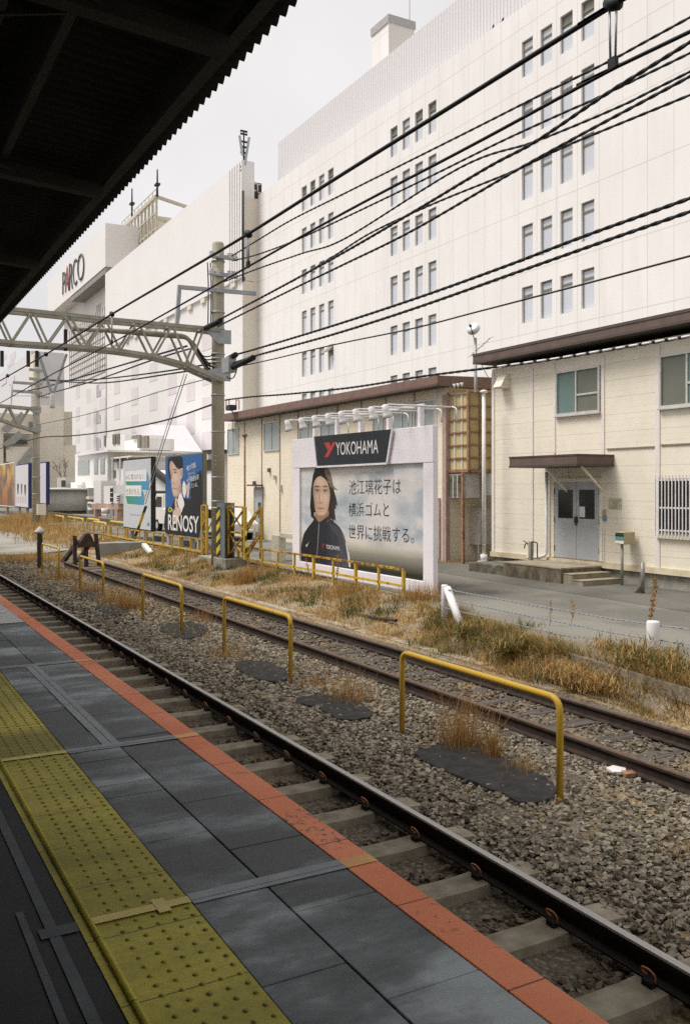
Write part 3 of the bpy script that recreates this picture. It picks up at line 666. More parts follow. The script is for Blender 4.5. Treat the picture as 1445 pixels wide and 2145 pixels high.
fl = MB(); p = onX(484, 856, 15.7); fl.box(p.x-.18,p.x+.18,p.y-.3,p.y+.25,p.z-.08,p.z+.16).bar(p, p+Vector((.3,.3,-.3)), .05)
fl.build('floodlight', M_DARK, rr, bevel=.03)
# rusty box bay hanging in the alley
M_RUSTY = rusty('rusty_orange_steel', (.40,.22,.13), (.21,.11,.065), .48, 9)
m = Mt('yellowed_panel', .6); m.color(m.mix(m.noise(3, 5), (.44,.35,.16), (.62,.52,.29))); M_FRP = m.mat
XB = 16.45; yb0, yb1 = YX(980.5, XB), YX(936, XB); zt_, zb_ = ZX(980, 822, XB), ZX(980, 986, XB)
by = thing('rusty_bay', 'rust-framed yellowed panel bay hanging on the end of the ochre building', 'panel bay', (XB, yb0, zb_))
bx = MB().box(XB+.05, XB+2.6, yb0+.05, yb1, zb_+.05, zt_-.03).build('panels', M_FRP, by)
gr = MB(); nz = 6
for i in range(nz + 1):
    z = zb_ + (zt_ - zb_) * i / nz; w_ = .045 if i else .09
    gr.bar((XB+.02,yb0-.0,z), (XB+.02,yb1,z), w_); gr.bar((XB+.07,yb0+.025,z), (XB+2.6,yb0+.025,z), w_)
for y in (yb0+.03, yb1-.02): gr.box(XB-.01, XB+.06, y-.045, y+.045, zb_, zt_+.1)
for x in (XB+.45, XB+.95, XB+1.4): gr.bar((x,yb0+.02,zb_), (x,yb0+.02,zt_), .04)
gr.build('frame', M_RUSTY, by)
vb = MB()
for k in (1, 2):
    y = yb0 + (yb1 - yb0) * k / 3; vb.box(XB+.02, XB+.045, y-.02, y+.02, zb_, zt_)
vb.build('muntin', M_WHITE, by)
MB().box(XB-.02,XB+.06,(yb0+yb1)/2-.55+.25,(yb0+yb1)/2-.55+.35,ZR,zb_).build('leg', M_RUSTY, by)
p = onX(936, 990, XB); b = MB().box(XB+.02,XB+.6,YX(971,XB),YX(936,XB),ZX(950,1043,XB),ZX(950,992,XB)).build('duct', M_ALU, by, bevel=.01)
dl = MB()
for k in range(4): dl.box(XB-.0,XB+.019,YX(939+k*9,XB)-.16,YX(939+k*9,XB)-.03,ZX(950,1040,XB),ZX(950,996,XB))
dl.build('louvre', M_CONCD, b)
dx_ = YX(974,XB)
MB().prism([(XB+.65,dx_,ZX(980,992,XB)),(XB+2.3,dx_,ZX(980,992,XB)),(XB+2.3,dx_,ZX(980,1010,XB)),(XB+1.5,dx_,ZX(980,1030,XB)),(XB+.65,dx_,ZX(980,1037,XB))], (0,-.8,0)).build('duct', M_ALU, by)
hk = MB()
for k in range(5):
    p = onX(935 + k * 8, 812 - k * 1.4, XB+.02); hk.lathe(p, [(.07,.07),(.02,-.06),(.0,-.07)], 4)
hk.build('ridge_end', M_WHITE, by)
au = onX(978, 1138, 17.3); ac = thing('air_conditioner', 'tall pale outdoor air conditioner on a steel stand in the alley', 'air conditioner', (au.x, au.y, ZR))
za, zc = ZX(978,1062,17.3), ZX(978,1140,17.3); y0_, y1_ = YX(1004,17.3), YX(976,17.3)
MB().box(17.3, 18.1, y0_, y1_, zc, za).build('body', M_ALU, ac, bevel=.02)
gb = MB().box(17.288,17.299,y0_+.55,y1_-.04,zc+.08,za-.06).build('grille', M_DARK, ac)
gb2 = MB()
for k in range(5): gb2.box(17.275,17.287,y0_+.55,y1_-.04,zc+.1+k*.2,zc+.12+k*.2)
for k in range(4): gb2.box(17.275,17.287,y0_+.6+k*.13,y0_+.612+k*.13,zc+.08,za-.06)
gb2.build('grille_bars', M_WHITE, gb)
for y in (y0_+.1, y1_-.1):
    MB().bar((17.35,y,ZR),(17.35,y,zc),.06).bar((18.0,y,ZR),(18.0,y,zc),.06).build('leg', M_ALU, ac)
# ================================================================ big white department building
M_WHITEPANEL = None
def m_panel(name, c, c2, vper, voff, hper, hoff, dark=.4):
    m = Mt(name, .7, 0, .2); n = m.noise(.12, 5); st = m.noise(.5, 5, (1,2.5,.2), .7)
    cc = m.mix(m.ramp(n, [(.3,0),(.7,1)]), c2, c); cc = m.mix(m.ramp(st, [(.5,0),(.8,.6)]), cc, tuple(x*.84 for x in c2)); pn = m.noise(.9, 2, (0,.63,.28)); cc = m.mix(m.ramp(pn, [(.45,0),(.6,.25)]), cc, tuple(x*.9 for x in c2))
    l = m.math('MAXIMUM', m.line(1, vper, voff-.02, .04), m.line(2, hper, hoff-.025, .05))
    cc = m.mix(m.math('MULTIPLY', l, dark), cc, (.40,.345,.28))
    m.color(cc).bump(m.math('SUBTRACT', 1, l), .3, .02); return m.mat
XG = 34.0
M_WPANEL = m_panel('white_wall_panel', (.82,.80,.775), (.785,.765,.735), 1.6, 34.3, 3.54, 11.38)
bgd = thing('department_building', 'big white panelled building with groups of narrow windows behind the cream house', 'building', (XG, 34, .2))
YG1 = YX(541, XG)
# wall with real openings: strips between and around the window bays
groups = (34.3, 48.65, 63.0); WW = .95; OFF = .36
rows = [12.05 + 3.54 * k for k in range(-2, 5)]; WH = 2.06
ys_ = []
for g0 in groups:
    for k in range(4): ys_.append((g0 + 1.6 * k + OFF, g0 + 1.6 * k + OFF + WW))
ys_.sort()
wl = MB(); DEP = .22; y = 10
for a, b_ in ys_ + [(YG1, None)]:
    wl.quad((XG,y,.2),(XG,a,.2),(XG,a,30.3),(XG,y,30.3))
    if b_ is None: break
    z = .2
    for r in rows + [30.3]:
        wl.quad((XG,a,z),(XG,b_,z),(XG,b_,r),(XG,a,r))
        if r != 30.3:
            t = r + WH
            wl.quad((XG,a,r),(XG+DEP,a,r),(XG+DEP,a,t),(XG,a,t)); wl.quad((XG,b_,r),(XG+DEP,b_,r),(XG+DEP,b_,t),(XG,b_,t))
            wl.quad((XG,a,r),(XG,b_,r),(XG+DEP,b_,r),(XG+DEP,a,r)); wl.quad((XG,a,t),(XG,b_,t),(XG+DEP,b_,t),(XG+DEP,a,t)); z = t
    y = b_
wl.quad((XG,YG1,.2),(70,YG1,.2),(70,YG1,30.3),(XG,YG1,30.3)); wl.quad((XG,10,.2),(70,10,.2),(70,10,30.3),(XG,10,30.3))
wl.quad((XG,10,30.3),(XG,YG1,30.3),(70,YG1,30.3),(70,10,30.3))
wl.build('wall', M_WPANEL, bgd)
M_BRZ = mat('bronze_window_frame', (.23,.21,.165), (.17,.155,.12), 4, .5)
for gi, (a, b_) in enumerate(ys_):
    for ri, r in enumerate(rows):
        if ri == 0: continue
        f = MB(); X = XG + DEP - .08; t = .045; tr = r + WH - .50
        f.box(X,X+.06,a+.002,a+t,r+.002,r+WH-.002).box(X,X+.06,b_-t,b_-.002,r+.002,r+WH-.002).box(X,X+.06,a+t,b_-t,r+.002,r+t).box(X,X+.06,a+t,b_-t,r+WH-t*2,r+WH-.002).box(X-.02,X+.06,a+t,b_-t,tr-.06,tr+.06)
        w_ = f.build('window', M_BRZ, bgd)
        dark = (ri == 6 and gi in (0, 1, 4, 7, 8, 11)) or (ri == 6 and R.random() < .2)
        if dark:
            MB().box(X+.02,X+.04,a+t,b_-t,r+t,tr-.2).build('pane', M_PALEGL, w_); MB().box(X+.02,X+.04,a+t,b_-t,tr+.06,r+WH-t*2).box(X+.018,X+.04,a+t,b_-t,tr-.2,tr-.06).build('pane', M_SCREEN, w_)
        else:
            MB().box(X+.02,X+.04,a+t,b_-t,r+t,tr-.06).box(X+.02,X+.04,a+t,b_-t,tr+.06,r+WH-t*2).build('pane', M_PALEGL, w_)
        if gi == 8 and ri == 2:
            MB().prism([(X-.02,a+t,r+WH-.1),(X-.55,a+t,r+WH-.62),(X-.58,a+t,r+WH-.59),(X-.02,a+t,r+WH-.05)], (0,WW-2*t,0)).box(X+.005,X+.018,a+t,b_-t,tr-.35,tr-.06).build('open_sash', M_BRZ, w_)
def m_ribbed(name, c, c2, per):
    m = Mt(name, .55, 0, .3); l = m.math('ABSOLUTE', m.math('SUBTRACT', m.math('MODULO', m.math('ADD', m.axis(1), 4000.0), per), per / 2))
    h = m.ramp(m.math('DIVIDE', l, per / 2), [(.3,0),(.6,1)])
    m.color(m.mix(h, c2, c)).bump(h, .8, .06); return m.mat
M_RIBM = m_ribbed('ribbed_metal_screen', (.69,.67,.675), (.63,.61,.62), .34)
Y582 = YX(582, 36)
MB().box(36, 60, 10, Y582, 30.0, ZX(582, 300, 36)).build('roof_screen', M_RIBM, bgd)
MB().box(36.2, 40, Y582+.02, YG1-1, 30.0, 31.4).build('roof_kerb', M_RIBM, bgd)
XT = 42; zt_ = ZX(814, 30, XT); ya, yb = YX(814, XT), YX(779, XT)
ct = thing('stair_tower', 'white rooftop block with grey cap above the ribbed metal screen', 'rooftop tower', (XT, ya, 31))
MB().box(XT, XT+2.7, ya, yb, 31, zt_-.7).build('wall', M_WPANEL, ct)
MB().box(XT-.1, XT+2.8, ya-.1, yb+.1, zt_-.7, zt_).build('cap', mat('grey_cap', (.42,.4,.39), None, 3), ct)
MB().cyl((XT+2.4,ya+.3,zt_), (XT+2.4,ya+.3,zt_+4), .03, n=6).build('rod', M_CONC, ct)
for px, py in ((1032,48),(1052,38)):
    p = onX(px, py, 35.0); b = MB().box(35.0,35.5,p.y-.25,p.y+.25,30.3,30.9).bar((34.9,p.y+.2,30.4),(34.9,p.y-.2,31.2),.08)
    tag(b.build('roof_lamp', M_DARK), 'small dark lamp on the roof edge under the ribbed screen', 'lamp', 'lamps on the white roof edge')
# ================================================================ white annex with ribbed facade, left of it
XA2 = 32.4
M_PLAIN = mat('plain_white_render', (.77,.755,.74), (.74,.725,.71), .25, .7)
M_TAN = mat('tan_end_wall', (.72,.66,.57), (.66,.60,.51), .3, .75)
M_LOW = mat('lower_white_wall', (.74,.725,.705), (.70,.685,.665), .2, .7)
an = thing('white_annex', 'windowless white building with fluted corner left of the big panelled building', 'building', (XA2, YG1, .2))
ZS, ZTp = 22.4, ZX(508, 335, XA2)
YA1 = YX(221, XA2)
MB().box(XA2, XA2+1.2, YG1-.02, YA1, ZS, ZTp).build('facade', M_PLAIN, an)
fl_ = MB(); y = YG1
while y < YX(481, XA2): fl_.box(XA2-.09, XA2-.002, y, y+.28, ZS, ZTp-.02); y += .62
fl_.build('fluting', M_PLAIN, an)
MB().box(XA2+1.2, 60, YG1-.02, YA1, .2, 29.9).build('rear_block', M_TAN, an)
MB().box(XA2-.0, XG, YG1-.045, YG1-.022, .2, ZS-.4).box(XA2+.3, XG, YG1-.045, YG1-.022, ZS-.35, 29.9).build('end_wall', M_TAN, an)
MB().box(XA2+.25, XA2+1.19, YG1+.3, YA1, .2, ZS-.01).build('lower_wall', M_LOW, an)
sf = MB()
for k in range(12):
    y = YG1 + 2 + k * 4.2; MB().box(XA2+.02, XA2+.24, y, y+1.2, ZS-.5, ZS-.02).build('soffit_bracket', M_TAN, an)
M_LILAC = mat('pale_lilac_panel', (.66,.615,.63), (.62,.575,.59), .5, .5)
wp = MB()
for c0, wd, z0, z1, stp_ in ((318,9.5,0,0,0),): pass
cols = ((424,450,790,940),(392,408,760,935),(352,370,750,930),(314,330,760,920),(276,290,740,905),(240,252,735,890),(209,221,745,880),(181,190,745,870),(160,168,750,860))
for i, (a, b_, q0, q1) in enumerate(cols):
    X = XA2 + .25; ya, yb = YX(a, X), YX(b_, X)
    for k in range(5):
        z = ZS - 3.2 - 3.6 * k - (1.3 if i % 2 else 0)
        if z - 2.4 < 3: break
        w_ = MB().box(X-.03, X-.002, yb, ya, z-2.3, z); w_.build('blind_window', M_LILAC, an)
# rooftop gear at the gap between both
gp = thing('roof_equipment', 'dark fans and white boxes on the roof between the two white buildings', 'rooftop equipment', (33.6, YG1, 29.9))
YQ = YG1 + .3
def onq(px, py): return onY(px, py, YQ)
a, b_ = onq(511, 414), onq(540, 414)
b = MB()
for z in (0, .7, 1.5): b.bar((a.x,YQ,29.95+z),(b_.x+.3,YQ,29.95+z),.07)
for x in (a.x, (a.x+b_.x)/2, b_.x): b.bar((x,YQ,29.9),(x,YQ,31.5),.07)
b.build('railing', M_TAN, gp)
MB().box(a.x+.2,b_.x,YQ+.4,YQ+1.5,30.0,31.0).build('cabinet', M_WHITE, gp)
q = onq(548, 383); MB().box(q.x-.5,q.x+.8,YQ+1.8,YQ+3,q.z-.9,q.z+.6).build('fan_box', M_DARK, gp)
q = onq(514, 384); MB().cyl((q.x,YQ+.2,q.z),(q.x+.35,YQ+.2,q.z),.45,.2).build('horn', M_DARK, gp)
MB().box(a.x,b_.x,YQ-.1,YQ+.02,29.9,30.7).build('louvre_panel', M_DARK, gp)
# cellular antenna on the corner
q = onY(511, 392, YG1+.2); mt = thing('cell_antenna', 'grey three-armed cellular antenna on the fluted corner of the white building', 'antenna', q)
tp = onY(511, 273, YG1+.2)
MB().cyl(q, tp, .12, .07, 8).build('pole', M_DARK2, mt)
for px0, py0, px1, py1 in ((508,326,502,284),(513,346,522,288)):
    MB().bar(onY(px0,py0,YG1), onY(px1,py1,YG1), .2, .14).build('antenna_panel', mat('grey_antenna_panel', (.42,.44,.45), (.36,.38,.39), 3, .5), mt)
b = MB()
for py in (275,281,297,308,320,350,358): p = onY(511, py, YG1+.2); b.box(p.x-.35,p.x+.35,p.y-.06,p.y+.06,p.z-.08,p.z+.08)
b.build('clamp', M_DARK, mt)
MB().tube([onY(509.5,400,YG1-.08), onY(509.5,590,YG1-.08)], .1, 6).build('cable', M_DARK2, mt)
# ================================================================ store with the tall letters
XP = 33.0
ps = thing('letter_store', 'white store with tall thin letters on its upper band behind the gantry', 'building', (XP, 133, .2))
Y0p, Y1p = YX(219.5, XP), YX(101, XP); zb_, zt_ = 35.0, 41.4
MB().box(XP, XP+22, Y0p-.5, Y1p, zb_, zt_).build('upper_band', M_PLAIN, ps)
MB().box(XP+2.2, XP+22, Y0p+8, Y1p-4, .2, zb_-.01).build('wall', M_LOW, ps)
MB().box(XP+.1, XP+2.2, Y0p-.4, Y0p+23, zb_-.9, zb_-.02).build('soffit_panel', mat('grey_soffit', (.3,.29,.275), (.22,.21,.2), 1), ps)
g = MB(); X = XP+2.2
for k in range(9): g.box(X-.12, X-.01, Y0p+8.2, Y0p+34, zb_-5.5-k*1.1, zb_-5.35-k*1.1)
for k in range(18): g.box(X-.10, X-.01, Y0p+8.4+k*1.5, Y0p+8.5+k*1.5, zb_-14, zb_-4)
g.build('glazing_bars', mat('grey_glazing', (.45,.43,.41), None, 1), ps)
for k in range(6):
    p0 = onX(202, 655+k*55, XP+2.2); MB().box(X-.06,X-.005,YX(212,X),YX(203,X),p0.z-1.0,p0.z+1.0).build('window', mat('grey_louvre', (.48,.46,.46), None, 2), ps)
# roof plant behind the parapet
XR = 38.0
pt = thing('roof_plant', 'rooftop steel frame with railings and cooling units above the white annex', 'rooftop equipment', (XR, 120, 36))
def rp(px, py, X=XR): return onX(px, py, X)
M_PLANT = mat('pale_plant_steel', (.55,.51,.42), (.4,.37,.3), 3, .6)
A, B = rp(256,480), rp(328,412)
b = MB(); b.bar(A, B, .5); b.bar(A+Vector((0,0,1.1)), B+Vector((0,0,1.1)), .1)
for k in range(11):
    p = A.lerp(B, k/10); b.bar(p+Vector((0,0,-7)), p, .3); b.bar(p, p+Vector((0,0,1.1)), .08)
    if k < 10: b.bar(p+Vector((0,0,-6)), A.lerp(B,(k+1)/10)+Vector((0,0,-.3)), .14)
for dz in (-2.2,-4.4): b.bar(A+Vector((0,0,dz)), B+Vector((0,0,dz)), .22)
C_ = B + Vector((9,0,-1.6))
for dz in (0,-3,-5.4): b.bar(B+Vector((0,0,dz)), C_+Vector((0,0,dz)), .4)
b.build('frame', M_PLANT, pt)
MB().box(XR+.2,XR+4,rp(254,480).y-2,rp(223,500).y,30,rp(240,490).z).build('screen', M_PLANT, pt)
MB().box(XR+.8,XR+5,A.y-16,A.y-4,30,A.z-2).build('cooling_unit', M_TAN, pt)
b = MB()
for k in range(7): p = A.lerp(B, .05+k*.07); b.box(XR+.6,XR+.78,p.y-.7,p.y+.5,p.z-6,p.z-1.4)
b.build('louvre', M_DARK2, pt)
for px, y0_, y1_ in ((330,355,412),(277,395,462)):
    MB().cyl(rp(px,y1_), rp(px,y0_), .16, .1, 6).box(rp(px,y0_+30).x-.3,XR+.3,rp(px,y0_+30).y-.5,rp(px,y0_+30).y+.5,rp(px,y0_+34).z,rp(px,y0_+30).z).build('mast', M_DARK2, pt)
# ================================================================ houses and plant left of the billboards
M_BEIGE1 = mat('beige_render', (.80,.75,.65), (.73,.68,.58), .5, .8)
M_BEIGED = mat('beige_render_grey', (.60,.56,.47), (.52,.48,.40), .5, .8)
wh = thing('white_house', 'small white two-storey house with three windows left of the blue-green sign', 'house', onX(160, 1000, 19))
XW = 19.0
def bx_(X, p0, p1, q0, q1, d, m_, name, par):
    return MB().box(X, X+d, YX(p1,X), YX(p0,X), ZX(p1,q1,X), ZX(p1,q0,X)).build(name, m_, par)
bx_(XW, 158, 226, 945, 1080, 6, M_LOW, 'wall', wh)
for p0, p1, q0, q1 in ((163,187,963,994),(197,205,960,992),(210,219,959,991)):
    w_ = bx_(XW-.06, p0, p1, q0, q1, .05, M_ALU, 'window', wh); bx_(XW-.08, p0+1, p1-1, q0+1.5, q1-1.5, .018, M_FROST, 'pane', w_)
bx_(XW-.3, 157.5, 226, 942, 946, 6.6, M_LOW, 'roof', wh)
bx_(XW+.5, 226, 262, 966, 1030, 5, M_LOW, 'side_wing', wh)
bx_(XW+.2, 227, 275, 954, 957, 3, M_CREAM, 'balcony_slab', wh)
for p0, p1, q0, q1 in ((234,242,985,1000),(246,256,966,980)): bx_(XW+.44, p0, p1, q0, q1, .05, M_SCREEN, 'window', wh)
b = MB()
for q in (1008,1012): b.bar(onX(228,q,XW), onX(268,q,XW), .08)
for p_ in (236,252,268): b.bar(onX(p_,958,XW), onX(p_,1010,XW), .09)
b.build('balcony_rail', M_WHITE, wh)
# roof cabin behind
rc = thing('rooftop_cabin', 'cream cabin with open shutters on the roof behind the blue-green sign', 'cabin', onX(225, 950, 24))
bx_(24, 218, 262, 910, 950, 4, M_LOW, 'wall', rc)
for p0, p1, q0, q1 in ((236,242,909,930),(244,250,908,929),(218,221,912,934)): bx_(23.9, p0, p1, q0, q1, .09, M_SCREEN, 'window', rc)
bx_(22.5, 262, 296, 918, 942, 3, M_LOW, 'plant_box', rc)
for p0, p1 in ((276,287),(288,293),(297,304),(305,309)): bx_(22.3, p0, p1, 911 if p0 < 290 else 913, 918 if p0 < 280 else 938, .18, M_BRZ, 'shutter', rc)
bx_(24.5, 213, 318, 945, 965, 6, M_LOW, 'base', rc)
# sloped concrete roof wedge behind them
b = MB(); X = 28
pts = [onX(281,889,X), onX(312,889,X), onX(345,945,X), onX(300,945,X)]
tag(b.prism(pts, (4,0,0)).build('sloped_roof', M_LILAC), 'pale sloping stair roof against the white annex behind the signs', 'roof')
# beige block
def by_(Y, p0, p1, q0, q1, d, m_, name, par):
    A, B = onY(p0, q0, Y), onY(p1, q1, Y); return MB().box(A.x, B.x, Y, Y+d, min(A.z,B.z), max(A.z,B.z)).build(name, m_, par)
YBB = 118
bb = thing('beige_block', 'plain beige building with a recessed corner behind the far concrete pole', 'building', onY(110, 1090, YBB))
by_(YBB, 84, 134, 848, 1095, 12, M_BEIGE1, 'wall', bb); by_(YBB+3, 134.2, 152, 862, 932, 9, M_BEIGED, 'recess', bb); by_(YBB+1, 134.2, 160, 932, 1095, 9, M_BEIGE1, 'lower_wall', bb)
YSB = 112
sb = thing('stair_building', 'old beige building with outside stairs at the left edge', 'building', onY(40, 1090, YSB))
by_(YSB, -80, 83, 862, 1095, 5.5, M_BEIGED, 'wall', sb); by_(YSB-2, -20, 8, 880, 985, 1.8, M_BEIGE1, 'pier', sb)
by_(YSB-.2, 36, 58, 921, 930, .18, M_GRGL, 'window', sb); by_(YSB-2, 14, 72, 935, 968, 1.4, M_BEIGE1, 'stair_parapet', sb); by_(YSB-2.4, 8.2, 72, 905, 909, 2.2, M_LOW, 'landing_slab', sb)
M_STAIRG = mat('grey_stair', (.36,.35,.33), None, 2)
for (p0,q0),(p1,q1) in (((10,902),(50,868)),((12,935),(45,908)),((35,985),(72,940))): MB().bar(onY(p0,q0,YSB-2.2), onY(p1,q1,YSB-2.2), .6, .8).build('stair_flight', M_STAIRG, sb)
for p0, p1, q0, q1 in ((62,72,884,900),(20,30,985,1000),(50,64,985,1000)): by_(YSB-.2, p0, p1, q0, q1, .18, M_SCREEN, 'window', sb)
fo = thing('far_office', 'hazy pale office block beyond the gantry at the left edge', 'building', onX(30, 800, 60))
bx_(60, -60, 66, 735, 1080, 20, mat('pale_grey_office', (.66,.66,.68), (.6,.6,.62), .3), 'wall', fo)
for p0, p1, q0, q1 in ((2,14,742,752),(22,33,735,750),(3,14,790,802),(20,31,786,800),(60,76,738,800),(16,30,752,760)): bx_(59.8, p0, p1, q0, q1, .15, M_LILAC if p0 < 60 else M_TAN, 'window', fo)
# round tank with roof units
XK = 17.5
tk = thing('round_tank', 'large pale grey round tank with a flat rim by the railings', 'tank', onX(136, 1080, XK))
c0 = onX(136, 1000, XK); zt_, zb_ = ZX(136,1026,XK), ZX(136,1068,XK); r_ = (onX(111,1000,XK).y - onX(160,1000,XK).y) * .42
M_TANK = mat('pale_tank', (.52,.51,.47), (.44,.43,.39), .8, .6)
MB().cyl((XK+2,c0.y,zb_), (XK+2,c0.y,zt_), r_, n=24).build('shell', M_TANK, tk)
MB().cyl((XK+2,c0.y,zt_), (XK+2,c0.y,zt_+.18), r_*1.1, n=24).build('rim', M_LOW, tk)
MB().cyl((XK+2,c0.y,ZR), (XK+2,c0.y,zb_-.01), r_*.95, n=24).build('base', M_CONCD, tk)
for i, (p0, p1, q0, q1, lab) in enumerate(((120,138,1000,1022,'cream'),(149,172,1010,1026,'white'))):
    t = thing('rooftop_unit', f'{lab} boxed air unit standing on the round tank roof', 'air unit', onX(p0, q1, XK))
    x_ = XK + 1.2
    bx_(x_, p0, p1, q0, q1, 1.5, M_LOW if i else M_TANK, 'body', t); bx_(x_-.05, p1-9, p1-1, q0+6, q1-3, .045, M_DARK2 if i == 0 else M_ALU, 'grille', t)
hd = thing('grey_shed', 'grey metal shed body between round tank and white house', 'shed', onX(170, 1080, XK+1))
bx_(XK+1, 162, 186, 1022, 1095, 3, mat('grey_green_sheet', (.36,.38,.33), (.28,.3,.26), 1), 'wall', hd); bx_(XK+.9, 160, 187, 1040, 1046, 3.2, M_TAN, 'band', hd)
# steel stand with air conditioners
XS_ = 15.0
ss = thing('steel_stand', 'pinkish steel stand carrying air conditioners beside the yellow railings', 'stand', onX(225, 1105, XS_))
b = MB()
M_PINKST = rusty('pinkish_steel', (.52,.37,.3), (.33,.17,.1), .56, 5)
for px in (205, 251): b.bar(onX(px,1108,XS_), onX(px,1064,XS_), .42)
b.build('leg', M_PINKST, ss)
MB().bar(onX(198,1061,XS_), onX(255,1061,XS_), .38).build('beam', M_PINKST, ss)
b = MB(); b.bar(onX(207,1083,XS_), onX(250,1083,XS_), .07)
for px in (225,238): b.bar(onX(px,1065,XS_), onX(px,1090,XS_), .06)
b.build('rail', M_PINKST, ss)
MB().tube(bent([onX(208,1058,XS_), onX(186,1054,XS_), onX(187,1068,XS_), onX(205,1067,XS_)], .3), .12, 8).build('pipe', M_TANK, ss)
MB().tube([onX(222,1065,XS_-.3), onX(222,1076,XS_-.3)], [.3,.26], 10).build('bucket', M_WHITE, ss)
for p0, p1, q0, q1, lab in ((197,212,1007,1055,'tall cream air conditioner at left on the pinkish stand'),(218,237,1018,1056,'slatted air conditioner in the middle of the pinkish stand'),(236,251,1034,1055,'short air conditioner with square grille at right on the pinkish stand')):
    t = thing('air_conditioner', lab, 'air conditioner', onX(p0, q1, XS_), 'air conditioners on the steel stand')
    bx_(XS_-.2, p0, p1, q0, q1, 1.0, M_LOW, 'body', t)
    if p0 > 200:
        bx_(XS_-.25, p1-6, p1-1, q0+3, q1-3, .045, M_DARK2, 'grille', t); w = MB()
        for k in range(4): w.bar(onX(p1-6,q0+4+k*(q1-q0-8)/3,XS_-.28), onX(p1-1,q0+4+k*(q1-q0-8)/3,XS_-.28), .05)
        w.build('grille_bars', M_WHITE, t)
lw = MB().box(14.2,14.5,YX(262,14.2),YX(100,14.2),ZR-.1,ZR+.35)
tag(lw.build('low_wall', M_CONCD), 'low grey concrete wall behind the yellow hoop railings', 'wall')
# ================================================================ signs
def flat(name, c, rough=.55, c2=None, scale=3): return mat(name, c, c2 or tuple(x*.93 for x in c), scale, rough)
INK, SNOW = flat('black_ink', (.018,.02,.024)), flat('white_ink', (.8,.78,.76))
def text(name, body, X, px, py, w_px, h_px, m_, parent, thin=0, py2=None, lift=0):
    """lettering on the plane X: its left-lower corner at the photo pixel, its width and height in pixels there"""
    cu = bpy.data.curves.new(name, 'FONT'); cu.body = body; cu.size = 1; cu.offset = thin; cu.resolution_u = 3
    tmp = bpy.data.objects.new('lettering_source', cu); COL.objects.link(tmp)
    bpy.context.view_layer.update()
    me = bpy.data.meshes.new_from_object(tmp.evaluated_get(bpy.context.evaluated_depsgraph_get()))
    bpy.data.objects.remove(tmp)
    n = len(me.vertices); co = np.empty(n*3, 'f'); me.vertices.foreach_get('co', co); co = co.reshape(-1,3)
    lo, hi = co[:,:2].min(0), co[:,:2].max(0)
    a = onX(px, py, X); b_ = onX(px + w_px, py if py2 is None else py2, X); t = onX(px, py - h_px, X)
    u = (co[:,0]-lo[0])/(hi[0]-lo[0]); v = (co[:,1]-lo[1])/(hi[1]-lo[1]); H = t.z - a.z
    o0 = org(parent)
    out = np.stack([np.full(n, X-lift), a.y+(b_.y-a.y)*u, a.z+(b_.z-a.z)*u+H*v], 1) - np.array(o0)
    me.vertices.foreach_set('co', out.astype('f').ravel()); me.update(); me.materials.clear(); me.materials.append(m_)
    o = bpy.data.objects.new(name, me); COL.objects.link(o); o.parent = parent; ORG[o.name] = o0; return o
def decal(name, pts, X, lift, m_, parent, smooth=3, thick=.0003):
    """a printed shape on a sign face, outline in photo pixels"""
    q = [Vector((p[0], p[1], 0)) for p in pts]
    if smooth: q = smooth_line(q, smooth, True)
    ww = [onX(p.x, p.y, X) - Vector((lift, 0, 0)) for p in q]
    return MB().prism(ww, (thick, 0, 0)).build(name, m_, parent)
# ---------------------------------------------------------------- big white billboard
XY = 11.1
M_BBW = mat('billboard_white', (.84,.80,.82), (.78,.74,.77), 1.5, .5)
bbd = thing('billboard', 'large white framed billboard with woman in dark jacket and black name plate', 'billboard', onX(760, 1235, XY))
def P(px, py, X=XY): return onX(px, py, X)
yl, yr, yil, yir = YX(612.5,XY), YX(907,XY), YX(627,XY), YX(885.5,XY)
ztop = (ZX(620,921,XY)+ZX(905,889.5,XY))/2; zin = (ZX(627,980.5,XY)+ZX(885,969,XY))/2; zlow = (ZX(627,1175.5,XY)+ZX(885,1218,XY))/2; zbot = zlow-.28
fr = MB(); D = .13
fr.box(XY,XY+D,yil,yl,zbot+.0,zin-.003).box(XY,XY+D,yr,yir,ZR-.12,zin-.003).box(XY,XY+D,yir,yil,zbot,zlow)
fr.box(XY-.008,XY+D,yr,yl,zin,ztop)
frame = fr.build('frame', M_BBW, bbd, bevel=.012)
for y in (yl-.1, (yl+yr)/2): MB().bar((XY+.2,y,ZR-.1),(XY+.2,y,zbot),.14).build('leg', M_DARK2, bbd)
m = Mt('printed_cloudy_sky', .4, 0, .4)
# the printed picture: clouds over a dark plain, all of it ink on the sheet
z = m.math('DIVIDE', m.math('SUBTRACT', m.axis(2), zlow), zin - zlow)
cl = m.noise(.85, 6, (1,.5,1.2), .6, .3)
c = m.ramp(cl, [(.32,(.24,.31,.37)),(.44,(.42,.47,.50)),(.55,(.66,.64,.62)),(.7,(.76,.71,.64))])
c = m.mix(m.ramp(z, [(.14,1),(.34,0)]), c, (.62,.545,.42))
hz = m.math('ADD', z, m.math('MULTIPLY', m.noise(1.2, 3, (0,.6,0)), .06))
c = m.mix(m.ramp(hz, [(.20,1),(.30,0)]), c, m.mix(m.ramp(z, [(.03,0),(.24,1)]), (.016,.02,.014), (.40,.385,.31)))
m.color(c)
MB().box(XY+.06,XY+.09,yir-.001,yil+.001,zlow-.001,zin+.001).build('picture', m.mat, bbd)
pic = [o for o in bbd.children if o.name.startswith('picture')][0]
XPc = XY + .058
def c5(pts): return [(620+x/7.944, 960+y/7.944) for x, y in pts]
